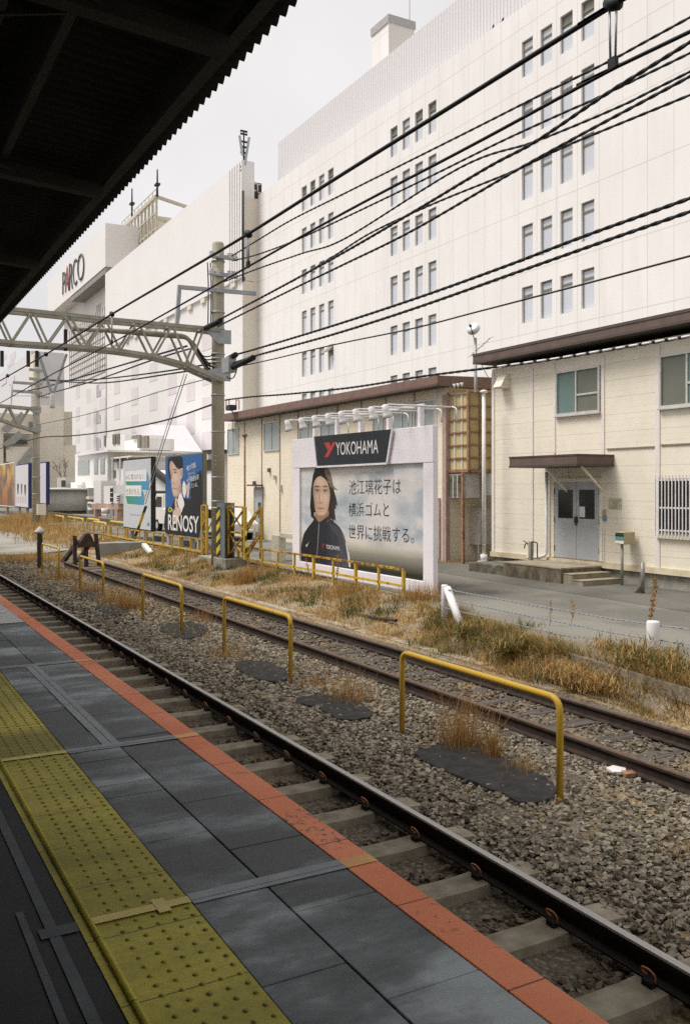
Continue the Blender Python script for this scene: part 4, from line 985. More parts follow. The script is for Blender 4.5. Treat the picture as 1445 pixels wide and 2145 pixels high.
def printed(name, stops, px0, px1, scale=5, amt=.5, stretch=(1,1,1)):
    '''ink tones of a printed picture, running across it, broken by a fine print texture'''
    m = Mt(name, .5); a, b_ = YX(px0, XY), YX(px1, XY); u = m.math('DIVIDE', m.math('SUBTRACT', m.axis(1), a), b_ - a)
    c = m.ramp(m.math('ADD', u, m.math('MULTIPLY', m.math('SUBTRACT', m.noise(scale, 5, stretch, .65), .5), amt)), stops); m.color(c); return m.mat
HAIR, HAIRL, SKIN, SKIN2, JKT, LIP = printed('poster_black_hair', [(.3,(.008,.007,.006)),(.6,(.022,.017,.014)),(.9,(.06,.042,.03))], 650, 712, 12, 1.4, (1,4,.3)), flat('poster_brown_hair', (.34,.24,.16), c2=(.1,.07,.05), scale=14), printed('poster_skin', [(.0,(.36,.22,.135)),(.3,(.50,.33,.21)),(.6,(.62,.44,.31)),(.85,(.56,.38,.26)),(1,(.36,.22,.14))], 656, 692, 3, .35), flat('poster_shaded_skin', (.33,.20,.12)), printed('poster_dark_jacket', [(.1,(.014,.015,.018)),(.45,(.02,.021,.026)),(.7,(.045,.05,.065)),(.95,(.10,.105,.125))], 630, 740, 1.6, .7, (1,1.5,.5)), flat('poster_lips', (.36,.15,.11))
def airbrush(name, base, blobs, X, conv):
    """the soft tones of a printed portrait: (x, y, rx, ry, colour, strength, edge) in crop pixels over a base tone"""
    m = Mt(name, .5); c = base(m) if callable(base) else base
    for x, y, rx, ry, col, st, ed in blobs:
        (p0, q0), (p1, q1) = conv([(x, y)])[0], conv([(x + rx, y + ry)])[0]; A = onX(p0, q0, X); dy = abs(onX(p1, q0, X).y - A.y); dz = abs(onX(p0, q1, X).z - A.z)
        u = m.math('DIVIDE', m.math('SUBTRACT', m.axis(1), A.y), dy); v = m.math('DIVIDE', m.math('SUBTRACT', m.axis(2), A.z), dz)
        d = m.math('ADD', m.math('MULTIPLY', u, u), m.math('MULTIPLY', v, v)); d = m.math('POWER', d, ed)
        c = m.mix(m.math('MULTIPLY', m.math('POWER', 2.718, m.math('MULTIPLY', d, -1.0)), st), c, col)
    m.color(c); return m.mat
DK, BRN, LT, PK = (.02,.013,.01), (.27,.16,.10), (.72,.53,.40), (.43,.17,.14)
def art(name, pts, L, m_, s=4): return decal(name, c5(pts), XPc, .0008*L, m_, pic, s)
art('hair', [(318,168),(380,158),(470,160),(540,200),(585,300),(612,450),(640,570),(668,660),(690,790),(664,770),(662,850),(640,830),(650,950),(660,1050),(630,1010),(625,1060),(590,1010),(560,1000),(520,900),(300,900),(298,1030),(285,985),(272,1010),(262,960),(250,985),(244,880),(232,800),(240,700),(250,520),(280,290)], 1, HAIR, 0)
art('hair_highlight', [(470,200),(540,175),(590,310),(625,460),(700,525),(640,515),(570,470),(520,350)], 2, HAIRL)
art('neck', [(330,900),(530,850),(530,985),(395,1060),(320,1000)], 3, SKIN2)
art('jacket', [(292,1030),(300,960),(330,990),(385,1062),(480,1000),(545,960),(575,1010),(720,1140),(795,1280),(840,1450),(868,1640),(882,1806),(600,1775),(62,1704),(88,1500),(125,1280),(200,1150)], 4, JKT, 3)
art('face', [(297,420),(338,335),(400,298),(470,330),(525,400),(556,500),(570,600),(560,710),(535,850),(490,930),(425,975),(362,945),(322,860),(300,700),(285,560)], 5, airbrush('poster_face', (.55,.38,.265), [
    (285,640,70,330,(.30,.18,.11),.85,1),(575,700,45,260,(.30,.18,.11),.75,1),(420,400,95,75,LT,.6,1),(500,660,55,95,LT,.75,1),(355,640,40,80,(.62,.44,.32),.5,1),
    (355,538,56,34,BRN,.75,1),(485,542,52,32,BRN,.7,1),(338,544,12,9,(.6,.52,.46),.8,1.5),(376,545,12,9,(.6,.52,.46),.8,1.5),(466,549,12,9,(.6,.52,.46),.8,1.5),(502,549,11,9,(.6,.52,.46),.8,1.5),
    (357,540,15,15,DK,1,2),(484,545,14,15,DK,1,2),(357,524,42,8,DK,.85,1.5),(486,529,40,8,DK,.85,1.5),(356,470,50,14,DK,.9,1.5),(486,470,48,13,DK,.85,1.5),
    (394,640,13,90,BRN,.55,1),(420,640,11,90,LT,.7,1),(412,742,34,12,BRN,.8,1),(398,744,8,6,DK,.6,1.5),(430,742,7,6,DK,.6,1.5),
    (412,832,58,22,PK,.85,1.5),(412,832,54,5,(.12,.04,.03),.8,1.2),(412,882,40,12,BRN,.45,1),(430,912,45,24,LT,.4,1),(430,975,110,24,(.2,.12,.07),.85,1)], XPc, c5))
art('zip', [(378,1080),(392,1080),(366,1500),(352,1650),(344,1650),(358,1480)], 6, flat('poster_grey', (.25,.26,.28)), 0)
art('stripe', [(826,1400),(842,1420),(885,1640),(905,1812),(884,1808),(862,1620)], 6, SNOW, 0); art('stripe', [(880,1560),(888,1560),(912,1812),(908,1812)], 6, SNOW, 0)
art('collar_red', [(515,1050),(545,1020),(560,1030),(520,1075)], 6, flat('poster_red', (.36,.05,.045)), 0)
art('breast_mark', [(160,1440),(190,1430),(222,1385),(195,1450),(180,1480)], 6, flat('poster_pale', (.5,.5,.5)), 0)
art('shoulder_shade', [(560,1080),(690,1150),(760,1280),(800,1450),(830,1640),(760,1500),(690,1300),(600,1200)], 5, flat('poster_jacket_light', (.06,.065,.08)), 4)
REDY = flat('emblem_red', (.50,.055,.045)); REDD = flat('emblem_dark_red', (.22,.03,.03))
text('jacket_lettering', 'YOKOHAMA', XPc, 683.5, 1149, 28.5, 8.5, SNOW, pic, 0, 1153.5, lift=.0085)
decal('jacket_emblem', c5([(425,1425),(450,1415),(462,1440),(475,1420),(500,1425),(470,1465),(455,1505),(438,1500),(450,1465)]), XPc, .0085, REDD, pic, 0)
MINCHO = flat('caption_ink', (.022,.02,.018))
for body, x0, x1, yt0, yb0, yb1 in (('池江璃花子は', 730.5, 839.5, 1005.5, 1035.5, 1034.5), ('横浜ゴムと', 730.5, 814.5, 1052.5, 1081.5, 1083), ('世界に挑戦する。', 730.5, 866.5, 1098.5, 1128.0, 1138.5)):
    text('caption', body, XPc, x0, yb0, x1-x0, yb0-yt0, MINCHO, pic, -.012, yb1, lift=.005)
# name plate on top
np_ = decal('name_plate', [(658.5,914.5),(821,898.8),(809.5,968.8),(664.5,976.2)], XY-.05, 0, flat('plate_black', (.025,.03,.034)), bbd, 0, .04)
tr = MB()
cs = [P(657.5,914.3,XY-.056),P(822,898.3,XY-.056),P(810.5,970.8,XY-.056),P(664,978.2,XY-.056)]
for a, b_ in ((0,3),(3,2),(2,1)): tr.bar(cs[a], cs[b_], .045)
tr.build('plate_edge', M_BBW, np_)
text('name_lettering', 'YOKOHAMA', XY-.052, 703.5, 953.5, 88.5, 26.5, SNOW, np_, 0, 949.5)
decal('emblem', [(679,927.5),(689.5,926.5),(693,935.5),(697.5,926),(704.5,925.2),(694.5,943.5),(687.5,957),(679.0,957.8),(687,944)], XY-.053, 0, REDY, np_, 0)
# eight lamps on arms above the board
posts = [660.5, 701, 733.5, 766, 820, 880]
zr = ztop + .50
for px in (660.5, 707, 756, 815, 881): y = YX(px, XY+.2); MB().bar((XY+.2,y,ztop-.02),(XY+.2,y,zr),.11).build('lamp_post', M_BBW, bbd)
MB().bar((XY+.2,YX(655,XY+.2),zr),(XY+.2,YX(888,XY+.2),zr),.05).build('lamp_rail', M_BBW, bbd)
for i, px in enumerate((603,632,660,688,716,746,779,808)):
    XLp = XY - .95; yA = YX(px, XLp); zA = ZX(px, 892-i*4.3, XLp) + .03
    lp = MB().tube([(XY+.75,yA,zr-.05),(XLp+.05,yA,zA+.12)], .022, 8).build('lamp_arm', M_WHITE, bbd)
    ax = Vector((.35,0,-1)).normalized(); c = Vector((XLp, yA, zA))
    MB().lathe(c, [(.0,-.13),(.06,-.12),(.07,0),(.09,.09),(.13,.16),(.12,.16),(.07,.09),(.0,.06)], 14, axis=ax).build('lamp_head', M_WHITE, lp)
    MB().lathe(c+ax*.16, [(.0,0),(.11,.01),(.0,.02)], 12, axis=ax).build('lens', M_ALU, lp)
    MB().tube(bent([(XY+.72,yA-.1,zr-.05),(XY+.72,yA-.28,zr-.1),(XY+.72,yA-.28,zr-.38)], .15), .018, 6).build('cable', M_WHITE, lp)
# ---------------------------------------------------------------- blue poster board
XO = 11.3
bl = thing('poster_board', 'tall blue and black poster board of a man in suit beside the concrete pole', 'billboard', onX(385, 1130, XO))
M_OLIVE = mat('olive_board_edge', (.27,.24,.15), (.2,.18,.11), 4, .6)
zt_, zb_ = (ZX(347,957,XO)+ZX(424,950,XO))/2, (ZX(347,1117,XO)+ZX(424,1131.5,XO))/2
ya, yb = YX(346.5,XO), YX(424.5,XO)
MB().box(XO+.02,XO+.17,yb,ya,zb_-.04,zt_+.05).build('board', M_OLIVE, bl)
BLUE = flat('poster_blue', (.03,.13,.35), c2=(.022,.105,.30), scale=1)
face = MB().box(XO,XO+.018,yb+.02,ya-.02,zb_,zt_).build('picture', BLUE, bl)
M_LEGP = mat('pale_board_leg', (.5,.47,.42), (.36,.33,.28), 3, .8)
for px in (356,380,404,418): y = YX(px, XO+.1); MB().bar((XO+.1,y,ZR-.2),(XO+.1,y,zb_),.14).build('leg', M_LEGP, bl)
def c6(pts): return [(340+x/10.72, 940+y/10.72) for x, y in pts]
def art2(name, pts, L, m_, s=4): return decal(name, c6(pts), XO, .0008*L, m_, face, s)
SUIT = flat('poster_black_suit', (.014,.015,.018))
art2('suit', [(85,1360),(210,1300),(265,1150),(330,1085),(440,1080),(560,1130),(625,1050),(650,830),(720,610),(800,545),(892,570),(892,1750),(820,1990),(600,1960),(85,1895)], 1, SUIT, 3)
art2('hair', [(150,200),(300,178),(440,182),(468,300),(462,450),(400,450),(392,520),(300,520),(200,640),(190,720),(150,600),(132,400)], 2, HAIR, 4)
SK2, SKd = flat('poster_pale_skin', (.63,.46,.36)), flat('poster_skin_shadow', (.42,.27,.2))
art2('neck', [(330,930),(445,860),(440,960),(480,1010),(330,1090)], 3, SKd, 4)
art2('face', [(175,330),(213,265),(262,330),(330,430),(398,470),(405,560),(412,700),(428,840),(400,960),(330,1060),(275,1085),(232,960),(205,760),(185,560),(170,450)], 4, airbrush('poster_man_face', (.60,.43,.33), [
    (185,640,32,330,(.32,.2,.15),.8,1),(400,900,60,140,(.38,.25,.19),.7,1),(300,640,70,130,(.72,.55,.44),.7,1),(230,420,50,80,(.72,.55,.44),.6,1),
    (290,470,52,14,DK,.9,1.5),(195,600,20,12,DK,.8,1.5),(298,528,46,22,BRN,.75,1),(298,530,26,12,DK,.95,1.8),(205,645,18,14,DK,.8,1.5),
    (236,700,14,90,(.72,.56,.45),.7,1),(262,775,26,14,BRN,.85,1),(222,790,14,8,BRN,.7,1),(282,892,58,13,PK,.8,1.2),(282,892,52,4,(.15,.05,.04),.7,1.2),(290,1000,60,30,(.68,.5,.4),.4,1),(300,1090,70,30,(.25,.15,.11),.7,1)], XO, c6), 4)
art2('ear', [(402,470),(440,435),(464,470),(455,620),(420,695),(408,620)], 5, SK2)
art2('ear_inside', [(415,500),(440,480),(445,560),(425,640)], 6, SKd)
art2('fringe', [(213,265),(300,185),(440,190),(400,440),(330,425),(300,350),(250,300)], 6, HAIR, 4)
art2('shirt', [(400,1000),(450,1050),(500,1240),(470,1330),(430,1440),(400,1400),(350,1180),(370,1090)], 5, SNOW, 3)
art2('hand', [(290,1150),(330,1095),(350,1200),(385,1310),(430,1390),(420,1480),(380,1520),(345,1640),(300,1640),(250,1560),(245,1430),(290,1360)], 6, SK2, 4)
art2('finger_gap', [(325,1180),(340,1200),(365,1320),(345,1300)], 7, SUIT, 3)
art2('hand_raised', [(545,830),(590,770),(625,740),(610,900),(600,1060),(575,1110),(555,1050),(560,930)], 5, SK2, 4)
art2('cuff', [(460,830),(490,720),(540,840),(545,960),(520,1060),(500,1100),(470,1010)], 4, SNOW, 3)
art2('lining', [(610,1080),(660,1040),(640,1110),(600,1150)], 3, BLUE, 0); art2('edge_blue', [(845,1880),(892,1760),(892,2000),(830,1990)], 3, BLUE, 0)
art2('badge', [(140,1340),(180,1310),(225,1330),(225,1400),(180,1425),(140,1410)], 6, flat('badge_yellow', (.45,.45,.03)), 3)
art2('badge_mark', [(160,1350),(205,1345),(200,1370),(170,1390),(160,1410),(155,1385)], 7, SUIT, 0)
text('small_lettering', 'TVCM', XO, 361.5, 1073.5, 14.5, 6, SNOW, face, 0, 1074.5, lift=.0085)
text('name_lettering', 'RENOSY', XO, 353.0, 1110, 64, 33, SNOW, face, .012, 1117.5, lift=.0085)
text('slogan', '俺の同期、', XO, 391.8, 987.8, 20.5, 12, SNOW, face, 0, 979, lift=.0085)
text('slogan', 'フツーに', XO, 394.5, 998.8, 15.2, 7.5, SNOW, face, 0, 992, lift=.0085)
text('slogan', 'AI不動産投資', XO, 392, 1011.5, 25, 11, SNOW, face, 0, 1004, lift=.0085)
text('slogan', 'している。', XO, 398, 1023.8, 17, 9, SNOW, face, 0, 1019, lift=.0085)
# ---------------------------------------------------------------- pale green-blue sign
gs = thing('pale_sign', 'pale grey sign with green to blue arrow blocks and dark edge', 'billboard', onX(290, 1112, XO))
zt_, zb_ = (ZX(260,966,XO)+ZX(314,959.5,XO))/2, (ZX(260,1103,XO)+ZX(315,1111,XO))/2
ya, yb = YX(259.3,XO), YX(316,XO)
M_DKEDGE = mat('dark_sign_edge', (.035,.034,.028), (.02,.02,.018), 3, .6)
MB().box(XO+.02,XO+.22,yb-.02,ya+.06,zb_-.06,zt_+.08).build('board', M_DKEDGE, gs)
gf = MB().box(XO,XO+.018,yb+.0,ya,zb_,zt_).build('picture', flat('pale_sign_face', (.55,.58,.60)), gs)
for px in (272,300): MB().bar((XO+.12,YX(px,XO),ZR-.3),(XO+.12,YX(px,XO),zb_),.16).build('leg', M_CONC, gs)
def c7(pts): return [(250+x/12.61, 950+y/12.61) for x, y in pts]
m = Mt('green_blue_print', .5); gy0, gy1 = onX(264,1000,XO).y, onX(312,1000,XO).y
m.color(m.ramp(m.math('DIVIDE', m.math('SUBTRACT', m.axis(1), gy0), gy1-gy0), [(.05,(.05,.27,.13)),(.45,(.05,.28,.30)),(.9,(.05,.29,.52))])); M_GB = m.mat
for i, pts in enumerate(([(175,735),(725,735),(735,480),(785,610),(790,960),(600,955),(595,835),(195,835)], [(175,1122),(590,1135),(595,955),(640,1010),(660,1110),(650,1360),(220,1325)])): decal('arrow_block', c7(pts), XO, .004, M_GB, gf, 0)
for pts in ([(180,470),(722,420),(722,732),(180,735)], [(180,850),(580,845),(580,1130),(180,1120)]): decal('caption_field', c7(pts), XO, .006, SNOW, gf, 0)
text('caption', 'AIに奪われない', XO, 264.8, 1005.6, 38.5, 12, INK, gf, -.008, 1004.2, lift=.0065)
text('caption', '仕事がある。', XO, 264.8, 1036.4, 30, 14, INK, gf, -.008, 1037.5, lift=.0065)
decal('small_print', [(272,1076),(301,1079.5),(301,1081.5),(272,1078.5)], XO, .005, flat('faint_grey_print', (.4,.42,.44)), gf, 0)
decal('logo', [(309.5,1094.5),(313.5,1095.5),(313.5,1102),(309.5,1101.5)], XO, .005, flat('logo_blue', (.06,.25,.42)), gf, 0)
# ---------------------------------------------------------------- three far boards
def far_board(name, label, p0, p1, q0, q1, q0b, q1b, m_, edge, X):
    t = thing(name, label, 'billboard', onX((p0+p1)/2, q1, X)); ya, yb = YX(p0,X), YX(p1,X); zt, zb = (ZX(p0,q0,X)+ZX(p1,q0b,X))/2, (ZX(p0,q1,X)+ZX(p1,q1b,X))/2
    MB().box(X+.02,X+.25,yb,ya,zb-.08,zt+.08).build('board', edge, t); f = MB().box(X,X+.018,yb+.06,ya-.06,zb,zt).build('picture', m_, t)
    for k in (.2,.8): MB().bar((X+.14,ya+(yb-ya)*k,-.1),(X+.14,ya+(yb-ya)*k,zb),.2).build('leg', M_CONC, t)
    return f
m = Mt('orange_poster_print', .5); z = m.axis(2)
m.color(m.mix(m.ramp(m.noise(.55, 5, (1,.7,1)), [(.42,0),(.56,1)]), m.ramp(m.math('DIVIDE', z, 6), [(.15,(.30,.07,.02)),(.45,(.42,.2,.06)),(.75,(.60,.38,.1))]), (.13,.09,.06)))
far_board('poster_board', 'orange and brown poster board cut by the left edge of the photo', -40, 30, 975, 1056, 976, 1056, m.mat, M_LOW, 11.6)
NAVY = mat('navy_board_edge', (.035,.045,.16), None, 2)
f = far_board('poster_board', 'white poster with three small dark figures and navy edge', 33, 60, 975, 1060, 973.5, 1063, flat('pale_poster', (.62,.6,.62)), NAVY, 11.6)
for i, (px, py) in enumerate(((38.5,1023),(46,1023),(53.5,1025))):
    decal('figure', [(px-1.6,py-8),(px,py-10),(px+1.6,py-8),(px+1.2,py+6),(px,py+14),(px-1.2,py+6)], 11.6, .006, HAIR if i != 1 else flat('figure_grey', (.16,.14,.15)), f)
for k in range(6): decal('print_line', [(36+k*3.6,1040),(37+k*3.6,1040),(37+k*3.6,1054),(36+k*3.6,1054)], 11.6, .006, flat('faint_red_print', (.48,.34,.36)), f, 0)
far_board('poster_board', 'pale lilac poster half hidden behind the far concrete pole', 80, 97, 971, 1053, 970, 1055, flat('lilac_poster', (.60,.58,.64)), NAVY, 11.6)
# the letters on the store
XLt = XP - .2
GREYL, REDL = flat('sign_grey_letter', (.10,.10,.10)), flat('sign_red_letter', (.42,.09,.08))
for ch, x0, x1, yt, yb0, m_ in (('P',131.0,136.5,571,617.5,GREYL),('A',136.5,144.0,560,613,REDL),('R',144.8,151.8,553,608,GREYL),('C',152.6,160.6,545,600,GREYL),('O',162,175.5,535,591,GREYL)):
    o = text('letter', ch, XLt, x0, yb0, x1-x0, yb0-yt, m_, ps, -.02, yb0-(x1-x0)*.55)
    sd_ = o.modifiers.new('depth', 'SOLIDIFY'); sd_.thickness = .12
# ================================================================ catenary poles, gantries, wires
M_POLE = mat('spun_concrete_pole', (.42,.385,.30), (.31,.28,.215), 1.5, .85, bump=.25, bscale=30, stretch=(1,1,.5))
M_GALV = mat('galvanised_steel', (.40,.42,.43), (.29,.31,.32), 5, .5, .35)
M_TRUSS = mat('cream_painted_steel', (.40,.38,.31), (.27,.255,.205), 4, .65)
M_RUB = mat('black_cable', (.014,.016,.017), (.009,.01,.011), 10, .6)
m = Mt('porcelain', .3, 0, .5); m.color((.72,.70,.66)); M_PORC = m.mat
def gantry(label_pole, label_beam, Xp, px, base, far):
    Yp = YX(px, Xp)
    def q(ax, ay): return onY(ax, ay, Yp)
    t = thing('catenary_pole', label_pole, 'catenary pole', (Xp, Yp, base))
    return t, Yp, q
XQ = 10.3
cp, YQp, q = gantry('tall round concrete catenary pole standing before the ochre building', '', XQ, 457, -.25, False)
zt_ = q(457, 512).z
MB().tube([(XQ,YQp,-.4),(XQ,YQp,zt_),(XQ,YQp,zt_+.06)], [.215,.19,.16], 20).build('shaft', M_POLE, cp)
for py in (548,610,655,690,742,752,760,828,905,1000,1050,1064):
    z = q(457, py).z; MB().tube([(XQ,YQp,z-.025),(XQ,YQp,z+.025)], .218, 16).build('band', M_GALV if py != 905 else M_POLE, cp)
# cross arms at the top
for y0_, xa, xb in ((540,436,492),(577,434,492),(612,368,530)):
    A, B = q(xa, y0_ - (2 if xa > 400 else 8)), q(xb, y0_ + 6)
    A.y -= .22; B.y -= .22
    b = MB().bar(A, B, .1, .12); ar = b.build('cross_arm', M_GALV, cp)
    if xa == 368: MB().bar(A+Vector((.05,0,0)), q(366,684)+Vector((0,-.22,0)), .11).build('drop_leg', M_GALV, ar)
    else:
        n = MB()
        for px in (438,450,476,486):
            c = q(px, y0_ - 5 + (px-436)*.12); c.y -= .22; n.lathe(c, [(.0,-.09),(.07,-.08),(.1,-.05),(.05,-.02),(.1,.02),(.05,.05),(.09,.08),(.0,.12)], 8)
        n.build('insulator', M_PORC, ar)
# the gantry beam: two planes of lattice
gt = thing('gantry_beam', 'cream lattice gantry beam reaching left from the near concrete pole', 'gantry', (XQ, YQp, 7.2))
def lattice(gt, q, Yp, tops, bots, chord, half, kink, pole_x):
    zt0, zt1 = q(tops[0][0],tops[0][1]).z, q(tops[-1][0],tops[-1][1]).z
    for s in (-1, 1):
        y = Yp + s * half
        T = [Vector((q(*p).x, y, q(*p).z)) for p in tops]; B = [Vector((q(*p).x, y, q(*p).z)) for p in bots]
        b = MB()
        for a, c in zip(T, T[1:]): b.bar(a, c, chord)
        for a, c in zip(B, B[1:]): b.bar(a, c, chord)
        b.build('chord', M_TRUSS, gt)
        for i in range(len(T)):
            d = MB()
            if i < len(B): d.bar(T[i], B[i], chord * .55)
            if i and i - 1 < len(B): d.bar(T[i], B[i-1], chord * .55)
            d.build('diagonal', M_TRUSS, gt)
    b = MB()
    for p in tops + bots:
        c = q(*p); b.bar((c.x, Yp-half, c.z), (c.x, Yp+half, c.z), chord * .6)
    b.build('tie', M_TRUSS, gt)
tops = [(455,694),(421,690),(355,684),(284,677),(216,671),(142,663),(66,655),(-10,648),(-90,640)]
bots = [(392,768),(319,748),(247.5,737),(179,730),(98,725),(23,720),(-50,712),(-130,704)]
bots2 = [(470,802),(430,790)] + bots
lattice(gt, q, YQp, tops[1:], bots, .105, .28, None, 0)
b = MB()
for s in (-.28, .28):
    for a, c in ((tops[0],tops[1]),((462,800),(392,768))): A, B = q(*a), q(*c); A.y += s; B.y += s; b.bar(A, B, .14)
b.build('end_chord', M_TRUSS, gt)
def plate(pts):
    w_ = [q(*p) + Vector((0,-.31,0)) for p in pts]; return MB().prism(w_, (0,.03,0)).build('gusset_plate', M_GALV, gt)
plate([(421,693),(477,695),(477,724),(450,722)]); plate([(405,784),(452,772),(476,774),(476,801),(446,800)])
MB().tube(bent([q(150,668)+Vector((0,-.1,-.3)), q(300,690)+Vector((0,-.1,-.1)), q(390,705)+Vector((0,-.1,0)), q(410,735), q(438,778)], .4), .07, 8).tube(bent([q(230,672)+Vector((0,.1,-.3)), q(340,696)+Vector((0,.1,-.1)), q(400,708), q(425,750), q(442,768)], .4), .05, 8).build('cable_bundle', M_TRUSS, gt)
b = MB()
for k in range(5): b.tube(bent([q(405+k*3,715+k*6), q(420+k*2,745+k*5)+Vector((0,-.25,-.1)), q(446,745+k*9)+Vector((0,-.2,0))], .3), .022, 6)
for dx in (435, 441): b.tube(bent([q(dx,550), q(dx+2,600), q(dx+1,685)], .3) , .02, 6)
b.build('loose_cable', M_RUB, cp)
# hanger V with insulator under the beam
vb = MB()
for px, py in ((81,738),(140,742)): vb.bar(q(px,py), q(111,829), .07, .07)
v_ = vb.build('hanger_bracket', M_GALV, gt)
c = q(111, 838); MB().lathe(c, [(.04,-.24),(.08,-.22),(.06,-.12),(.08,-.04),(.06,.05),(.08,.13),(.05,.2)], 10).build('insulator', M_PORC, v_)
for px in (60, 78, 138, 5): MB().bar(q(px,735), q(px,768 if px != 138 else 690), .09).build('hanger_post', M_DARK2, gt)
# ---- second gantry, farther off
XQ2 = 10.3
cp2, Y2, q2 = gantry('far weathered concrete catenary pole with steel arms near the far poster boards', '', XQ2, 77, -.2, True)
MB().tube([(XQ2,Y2,-.3),(XQ2,Y2,q2(77,745).z)], [.235,.2], 16).build('shaft', M_POLE, cp2)
for py in (860,905,960,1000,1035): MB().tube([(XQ2,Y2,q2(77,py).z-.03),(XQ2,Y2,q2(77,py).z+.03)], .26, 12).build('band', M_GALV, cp2)
for y0_, xa, xb in ((778,60,92),(797,60,92),(805,26,87),(823,26,87)):
    MB().bar(q2(xa,y0_-3)+Vector((0,-.3,0)), q2(xb,y0_+1)+Vector((0,-.3,0)), .16).build('cross_arm', M_GALV, cp2)
b = MB(); b.bar(q2(26,803), q2(24,850), .09)
b.tube([q2(26,803), q2(26,829)], .06, 6)
P_ = [q2(26,829), q2(70,829)]
for k in range(9):
    p = q2(74+k*3.4, 829+k*.2); P_ += [p - Vector((.04,0,0)), p, p + Vector((.04,0,0))]
b.tube(P_ + [q2(106,831)], [.03,.03] + [.05,.16,.05]*9 + [.03], 8)
b.build('insulator_string', M_PORC, cp2)
MB().box(q2(76,1058).x, q2(94,1058).x, Y2-.5, Y2-.15, q2(80,1078).z, q2(80,1056).z).build('control_box', M_BEIGE1, cp2)
gt2 = thing('gantry_beam', 'distant cream lattice gantry beam at the left edge of the photo', 'gantry', (XQ2, Y2, 7.2))
lattice(gt2, q2, Y2, [(62,856),(18,852),(-30,848),(-78,844)], [(39,893),(2,880),(-50,872)], .17, .3, None, 0)
b = MB()
for s in (-.3,.3): b.bar(q2(80,854)+Vector((0,s,0)), q2(62,856)+Vector((0,s,0)), .18); b.bar(q2(80,905)+Vector((0,s,0)), q2(39,893)+Vector((0,s,0)), .18)
b.build('end_chord', M_TRUSS, gt2)
for pts in ([(53,853),(85,853),(85,866),(68,866)], [(55,902),(85,890),(85,905),(70,905)]):
    MB().prism([q2(*p)+Vector((0,-.34,0)) for p in pts], (0,.04,0)).build('gusset_plate', M_GALV, gt2)
# ---- base of the near pole
p = onX(430, 1180, 10.0)
for p0, p1, q0, q1, X, lab in ((416,442,1166,1196,10.35,'grey concrete footing left of the near pole base'),(447,473,1169,1206,10.0,'grey concrete footing right of the near pole base')):
    ya, yb = YX(p0,X), YX(p1,X); tag(MB().box(X,X+.7,yb,ya,-.3,ZX((p0+p1)/2,q0,X)).build('footing', M_CONC, bevel=.02), lab, 'footing')
ya, yb = YX(405,9.7), YX(443,9.7); tag(MB().box(9.7,10.3,yb,ya,-.3,ZX(424,1196,9.7)).build('footing', M_CONCD, bevel=.02), 'low dark mossy concrete footing in front of the near pole', 'footing')
m = Mt('hazard_stripes', .55)
s_ = m.math('MODULO', m.math('ADD', m.math('ADD', m.axis(2), m.math('MULTIPLY', m.axis(1), .55)), 1000.0), .36)
m.color(m.mix(m.math('LESS_THAN', s_, .17), (.62,.48,.05), (.035,.04,.03))); M_HAZ = m.mat
XN = 10.05
st = thing('steel_column', 'blue-grey steel column with yellow black hazard strip beside the concrete pole', 'column', onX(463, 1168, XN))
ya, yb = YX(455,XN), YX(470.5,XN); z0, z1 = ZX(460,1169,XN), ZX(460,1053,XN)
MB().box(XN,XN+.03,yb,ya,z0,z1).box(XN+.031,XN+.3,(ya+yb)/2-.02,(ya+yb)/2+.02,z0,z1).box(XN+.301,XN+.33,yb,ya,z0,z1).build('web', mat('blue_grey_steel', (.19,.22,.24), (.13,.15,.165), 4, .6), st)
MB().box(XN-.02,XN-.002,YX(462,XN),YX(454.5,XN),ZX(458,1166,XN),ZX(458,1062,XN)).build('hazard_strip', M_HAZ, st)
# yellow lattice supports
M_YEL = rusty('yellow_painted_steel', (.62,.41,.045), (.2,.09,.03), .57, 5, .55)
M_YELR = rusty('worn_yellow_steel', (.58,.36,.035), (.17,.08,.03), .46, 7, .6)
def lat(label, a0, a1, q0, q1, X, dX):
    t = thing('lattice_support', label, 'lattice support', onX((a0+a1)/2, q1, X)); Ya, Yb = YX(a0,X), YX(a1,X); z0, z1 = ZX(a0,q1,X), ZX(a0,q0,X)
    for x, y in ((X,Ya),(X,Yb),(X+dX,Ya),(X+dX,Yb)): MB().bar((x,y,z0),(x,y,z1),.075).build('leg', M_YEL, t)
    b = MB(); n = 2
    for i in range(n):
        za, zb = z0+(z1-z0)*i/n, z0+(z1-z0)*(i+1)/n
        b.bar((X,Ya,za),(X,Yb,zb),.045); b.bar((X,Yb,zb),(X,Ya,zb),.05); b.bar((X,Yb,za+.0),(X,Ya,zb),.04)
        b.bar((X+dX,Ya,za),(X+dX,Yb,zb),.06); b.bar((X,Yb,za),(X+dX,Yb,zb),.05)
    b.build('brace', M_YELR, t); return t
lt = lat('rusty yellow lattice support with cross braces right of the hazard column', 478, 514, 1061, 1166, 10.25, .5)
MB().box(10.23,10.24,YX(517,10.23),YX(511.5,10.23),ZX(514,1160,10.23),ZX(514,1112,10.23)).build('hazard_strip', M_HAZ, lt)
lat('yellow lattice support at the right edge of the blue poster board', 424, 434, 1058, 1168, 11.0, .5)
tag(MB().box(10.4,10.44,YX(489,10.4),YX(480,10.4),ZX(484,1182,10.4),ZX(484,1163,10.4)).build('small_plate', M_WHITE), 'small white plate on the yellow fence near the pole', 'plate')
